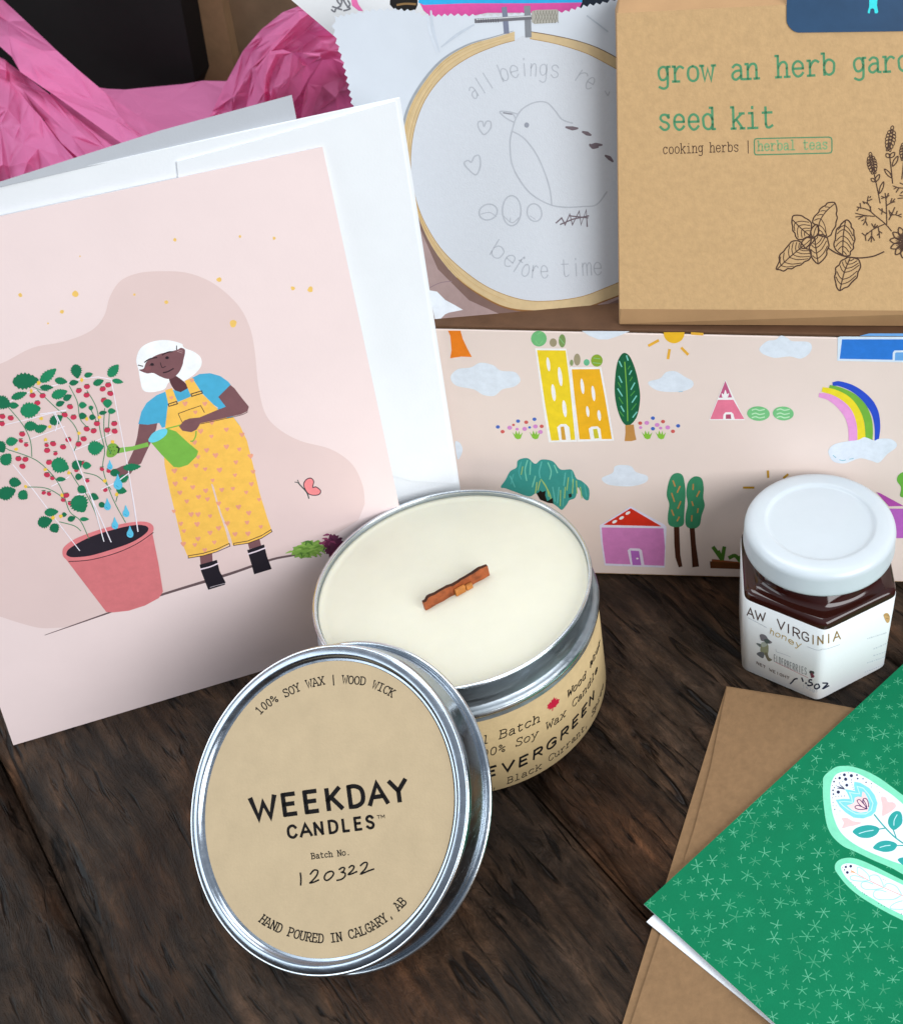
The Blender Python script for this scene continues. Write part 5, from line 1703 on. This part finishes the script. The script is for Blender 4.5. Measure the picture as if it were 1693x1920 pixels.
for t_, n_ in (('1325,552 1540,486', 10), ('1392,662 1540,601', 6), ('1392,732 1540,686', 5), ('1325,808 1536,738', 9), ('1300,906 1532,817', 10)):
    a_, b_ = zp('j', t_)
    for i in range(n_):                                            # faint small print
        t0_, t1_ = (i + .1) / n_, (i + .75) / n_
        art.line([lerp(a_, b_, t0_), lerp(a_, b_, t1_)], 2.2 * random.uniform(.5, 1.1), ink('#C3CBD2', 1), cap=0)
art.build('lettering', jl)

# ================================================================== KRAFT ENVELOPE AND GREEN CARD on the table
KE = mat('kraft envelope paper', '#85684A', .8, 0, .2, .11, 420, .35, 900)
ke = empty('kraft_envelope', V((20, 165, 0)), 'brown kraft envelope lying on the table under the green card', 'envelope')
T1, T2 = Flat((0, 0, .25), (0, 0, 1)), Flat((0, 0, .75), (0, 0, 1))
mb = MB()
o1 = [(1362, 1287), (1480, 1306), (1585, 1325), (1800, 1365), (1950, 2350), (1052, 2290), (1167, 1920), (1240, 1683)]
mb.slab([T1.pt(*p) for p in o1], [T1.pt(p[0], p[1], -.2) for p in o1], KE)
mb.build('back_panel', ke)
mb = MB()
o2 = [(1363, 1289), (1480, 1309), (1585, 1328), (1800, 1369), (1938, 2330), (1066, 2290), (1183, 1920), (1240, 1745), (1300, 1560), (1332, 1440), (1350, 1350)]
mb.slab([T2.pt(*p) for p in o2], [T2.pt(p[0], p[1], -.3) for p in o2], KE)
mb.build('front_panel', ke, bevel=.1)

gc = empty('greeting_card', V((30, 150, .8)), 'green greeting card with pale stars and a floral wing, lying over the kraft envelope', 'greeting card')
T3, T5 = Flat((0, 0, 1.25), (0, 0, 1)), Flat((-20, 143, 2.6), V((-.02, .03, 1)))
w0 = [T3.pt(1212, 1729), T3.pt(1330, 1827), T3.pt(1425, 1903), T3.pt(1700, 2125)]
p_tl = T5.pt(1207, 1696)
p_tr = T5.pt(1715, 1225)
p_b = T5.pt(1437, 1906)
dirb = (p_b - p_tl).normalized()
p_bl2 = p_tl + dirb * 130
p_tr2 = p_tl + (p_tr - p_tl).normalized() * 150
GRN = mat('green card', [x * .92 for x in lin('#067850')], .65, 0, .12, .07, 90, .15, 1200)
mb = MB()
gq = [p_tl, p_bl2, p_bl2 + (p_tr2 - p_tl), p_tr2]
nn5 = T5.n
mb.slab(gq, [p - nn5 * .3 for p in gq], GRN, PAPER, PAPER)
mb.build('front_leaf', gc)
mb = MB()
dw = (w0[2] - w0[0]).normalized()
wq = [w0[0], w0[0] + dw * 132, w0[0] + dw * 132 + (p_tr2 - p_tl) * .97, w0[0] + (p_tr2 - p_tl) * .97]
for p in wq:
    p.z = 1.25
mb.slab(wq, [p - ZZ * .35 for p in wq], PAPER)
mb.build('back_leaf', gc)
art = Art(T5, .015)
# hand-drawn stars, spread over the sheet
STAR = [ink('#4FB98A', .75), ink('#3FA678', .75), ink('#63C398', .75)]
eu = (p_tr2 - p_tl).normalized()
ev = dirb
pts = []
tries = 0
while tries < 30000 and len(pts) < 1400:
    tries += 1
    a, b = random.uniform(.8, 148), random.uniform(.8, 112)
    if all((a - c) ** 2 + (b - d_) ** 2 > 3.75 ** 2 for c, d_ in pts):
        pts.append((a, b))
for a, b in pts:
    c_ = p_tl + eu * a + ev * b
    cx_, cy_ = proj(c_)
    n_ = random.choice((5, 6, 6, 7))
    r_ = random.uniform(1.3, 2.15)
    a0 = random.uniform(0, pi)
    vs = []
    for i in range(n_):
        t = a0 + 2 * pi * (i + random.uniform(-.18, .18)) / n_
        rr = r_ * random.uniform(.65, 1.1)
        for dt, rad in ((-.5, .16), (-.06, rr), (.06, rr)):
            vs.append(p_tl + eu * max(.12, a + rad * cos(t + dt)) + ev * max(.12, b + rad * sin(t + dt)) + nn5 * .012)
    st_m = random.choice(STAR)
    art.mb.add(vs, [list(range(len(vs)))], st_m)
art.o = .02
W = lambda t, c, sm=True: art.poly(zp('w', t), c, sm, n=4)
MINT = ink('#7FDDB8', .92)
WPAT = ink('#E9F0FA', .92)
W('85,225 150,160 240,106 380,104 520,140 650,200 760,268 980,432 1180,580 1180,1420 980,1322 850,1250 640,1160 430,1060 300,1000 190,900 130,790 100,650 78,450 78,300', MINT)
W('170,300 205,220 255,180 340,165 450,180 560,232 700,322 850,422 980,532 1180,700 1180,1320 980,1216 850,1170 650,1090 480,1008 350,920 260,820 200,680 172,560 160,420', WPAT)
W('225,1190 290,1146 390,1134 500,1160 640,1220 800,1300 980,1390 1180,1490 1180,1950 980,1842 800,1752 640,1662 480,1560 350,1450 260,1340 212,1262', MINT)
W('280,1240 330,1200 420,1204 520,1240 680,1300 850,1380 980,1442 1180,1540 1180,1890 980,1782 800,1692 650,1602 500,1510 400,1420 320,1332', WPAT)
TQ, TL_ = ink('#7FD6DC'), ink('#1FA09C')
W('220,482 300,470 380,472 350,402 322,362 380,370 438,382 425,320 430,278 500,290 600,350 660,430 692,520 670,612 620,662 530,692 420,682 330,622 268,560', TQ, False)
art.line(zp('w', '262,505 320,500 410,510 395,440 375,398 430,408 490,415 462,330 530,350 590,420 640,520 620,600 560,640 450,640 360,590 300,545'), 1.5, ink('#C6F0F4'), sm=False, closed=True)
W('345,545 400,530 430,510 435,460 470,445 512,452 522,388 548,402 582,470 602,540 580,612 500,626 410,600', ink('#F9D3D3'), False)
PU_ = ink('#4A2462')
for t_ in ('575,582 520,562 480,525 462,490 490,480 520,510 550,545', '575,580 540,530 525,490 540,466 570,475 588,520 590,560', '575,584 500,590 450,580 438,558 470,545 520,562', '530,480 555,520 572,565'):
    art.line(zp('w', t_), 1.7, PU_)
art.line(zp('w', '655,648 740,752 860,880 980,972 1180,1110'), 2.6, TL_)
for t_ in ('412,836 470,790 580,765 672,780 712,812 680,872 600,910 500,906 440,872', '640,1020 700,960 790,940 880,960 912,996 870,1052 780,1070 690,1050', '808,732 830,660 890,610 950,620 972,690 960,760 882,822 832,792', '918,1160 960,1132 1040,1130 1140,1160 1100,1230 990,1222'):
    W(t_, TL_)
for t_ in ('708,812 770,802', '910,996 995,996', '868,820 884,860 900,905'):
    art.line(zp('w', t_), 2.2, TL_)
for t_ in ('482,862 560,838 645,824', '718,1018 780,1000 835,994', '876,770 880,710 912,650'):
    art.line(zp('w', t_), 1.5, ink('#BFEBEF'))
PK = ink('#F7C6C6')
W('728,455 755,444 790,460 812,505 870,510 902,552 860,602 800,640 742,662 745,560', PK)
W('285,690 345,684 380,700 420,722 512,740 440,770 370,784 292,802 312,742', PK)
NVY = ink('#141C4A')
for x, y, r_ in ((318, 200, 18), (397, 210, 20), (333, 250, 20), (265, 237, 16), (346, 317, 18), (250, 395, 20), (460, 203, 11), (468, 243, 11), (562, 285, 9), (528, 245, 8), (202, 277, 11), (190, 375, 11), (195, 418, 11), (622, 300, 7), (210, 590, 7), (190, 510, 6), (220, 240, 8), (270, 200, 5), (365, 178, 5), (398, 258, 6), (398, 285, 6), (405, 315, 6), (415, 340, 6), (425, 362, 6), (300, 275, 5), (262, 292, 7), (225, 318, 5), (182, 322, 5), (205, 345, 7), (222, 445, 5), (255, 442, 5), (288, 440, 6), (318, 438, 6), (185, 460, 5), (190, 550, 5), (225, 550, 4), (268, 608, 5), (625, 338, 5), (685, 335, 4), (715, 400, 4), (230, 650, 3), (335, 1238, 14), (390, 1230, 17), (352, 1300, 17), (320, 1270, 8), (300, 1248, 5), (345, 1215, 5), (525, 1525, 4), (545, 1542, 6), (572, 1558, 5), (705, 1650, 6), (735, 1668, 5), (768, 1682, 5), (755, 1380, 5), (778, 1388, 4), (395, 1410, 4), (420, 1440, 4), (445, 1460, 4), (960, 1768, 6)):
    art.dot(z1('w', x, y), r_ / 6 * .95, None, 0, NVY, 10, True)
art.lift()
for t_ in ('235,330 280,345 322,364', '265,310 300,340 322,364', '236,352 270,352 322,364'):
    art.line(zp('w', t_), (.8, 2., .8), NVY)
OR_ = ink('#F0A472')
art.poly(zp('w', '358,1256 420,1285 465,1318 410,1302 380,1300 400,1285'), OR_)
art.line(zp('w', '455,1315 510,1345 600,1392 760,1470 960,1556 1180,1650'), 1.3, ink('#F2A090'))
TLN = ink('#9ADBD8')
for t_ in ('470,1320 462,1260 480,1240 530,1270 590,1330 605,1388', '600,1390 500,1398 400,1382 385,1350 420,1335 480,1345 540,1372', '610,1385 600,1350 640,1328 700,1340 740,1400 762,1468', '755,1475 660,1492 560,1490 510,1460 515,1415 570,1405 640,1430', '775,1465 780,1435 830,1425 900,1455 940,1510 962,1552', '955,1560 880,1600 780,1608 690,1600 645,1560 660,1510 720,1498 790,1520', '970,1620 900,1640 840,1680 850,1710 980,1715 1100,1700'):
    art.line(zp('w', t_), 1.5, TLN)
art.build('illustration', gc)
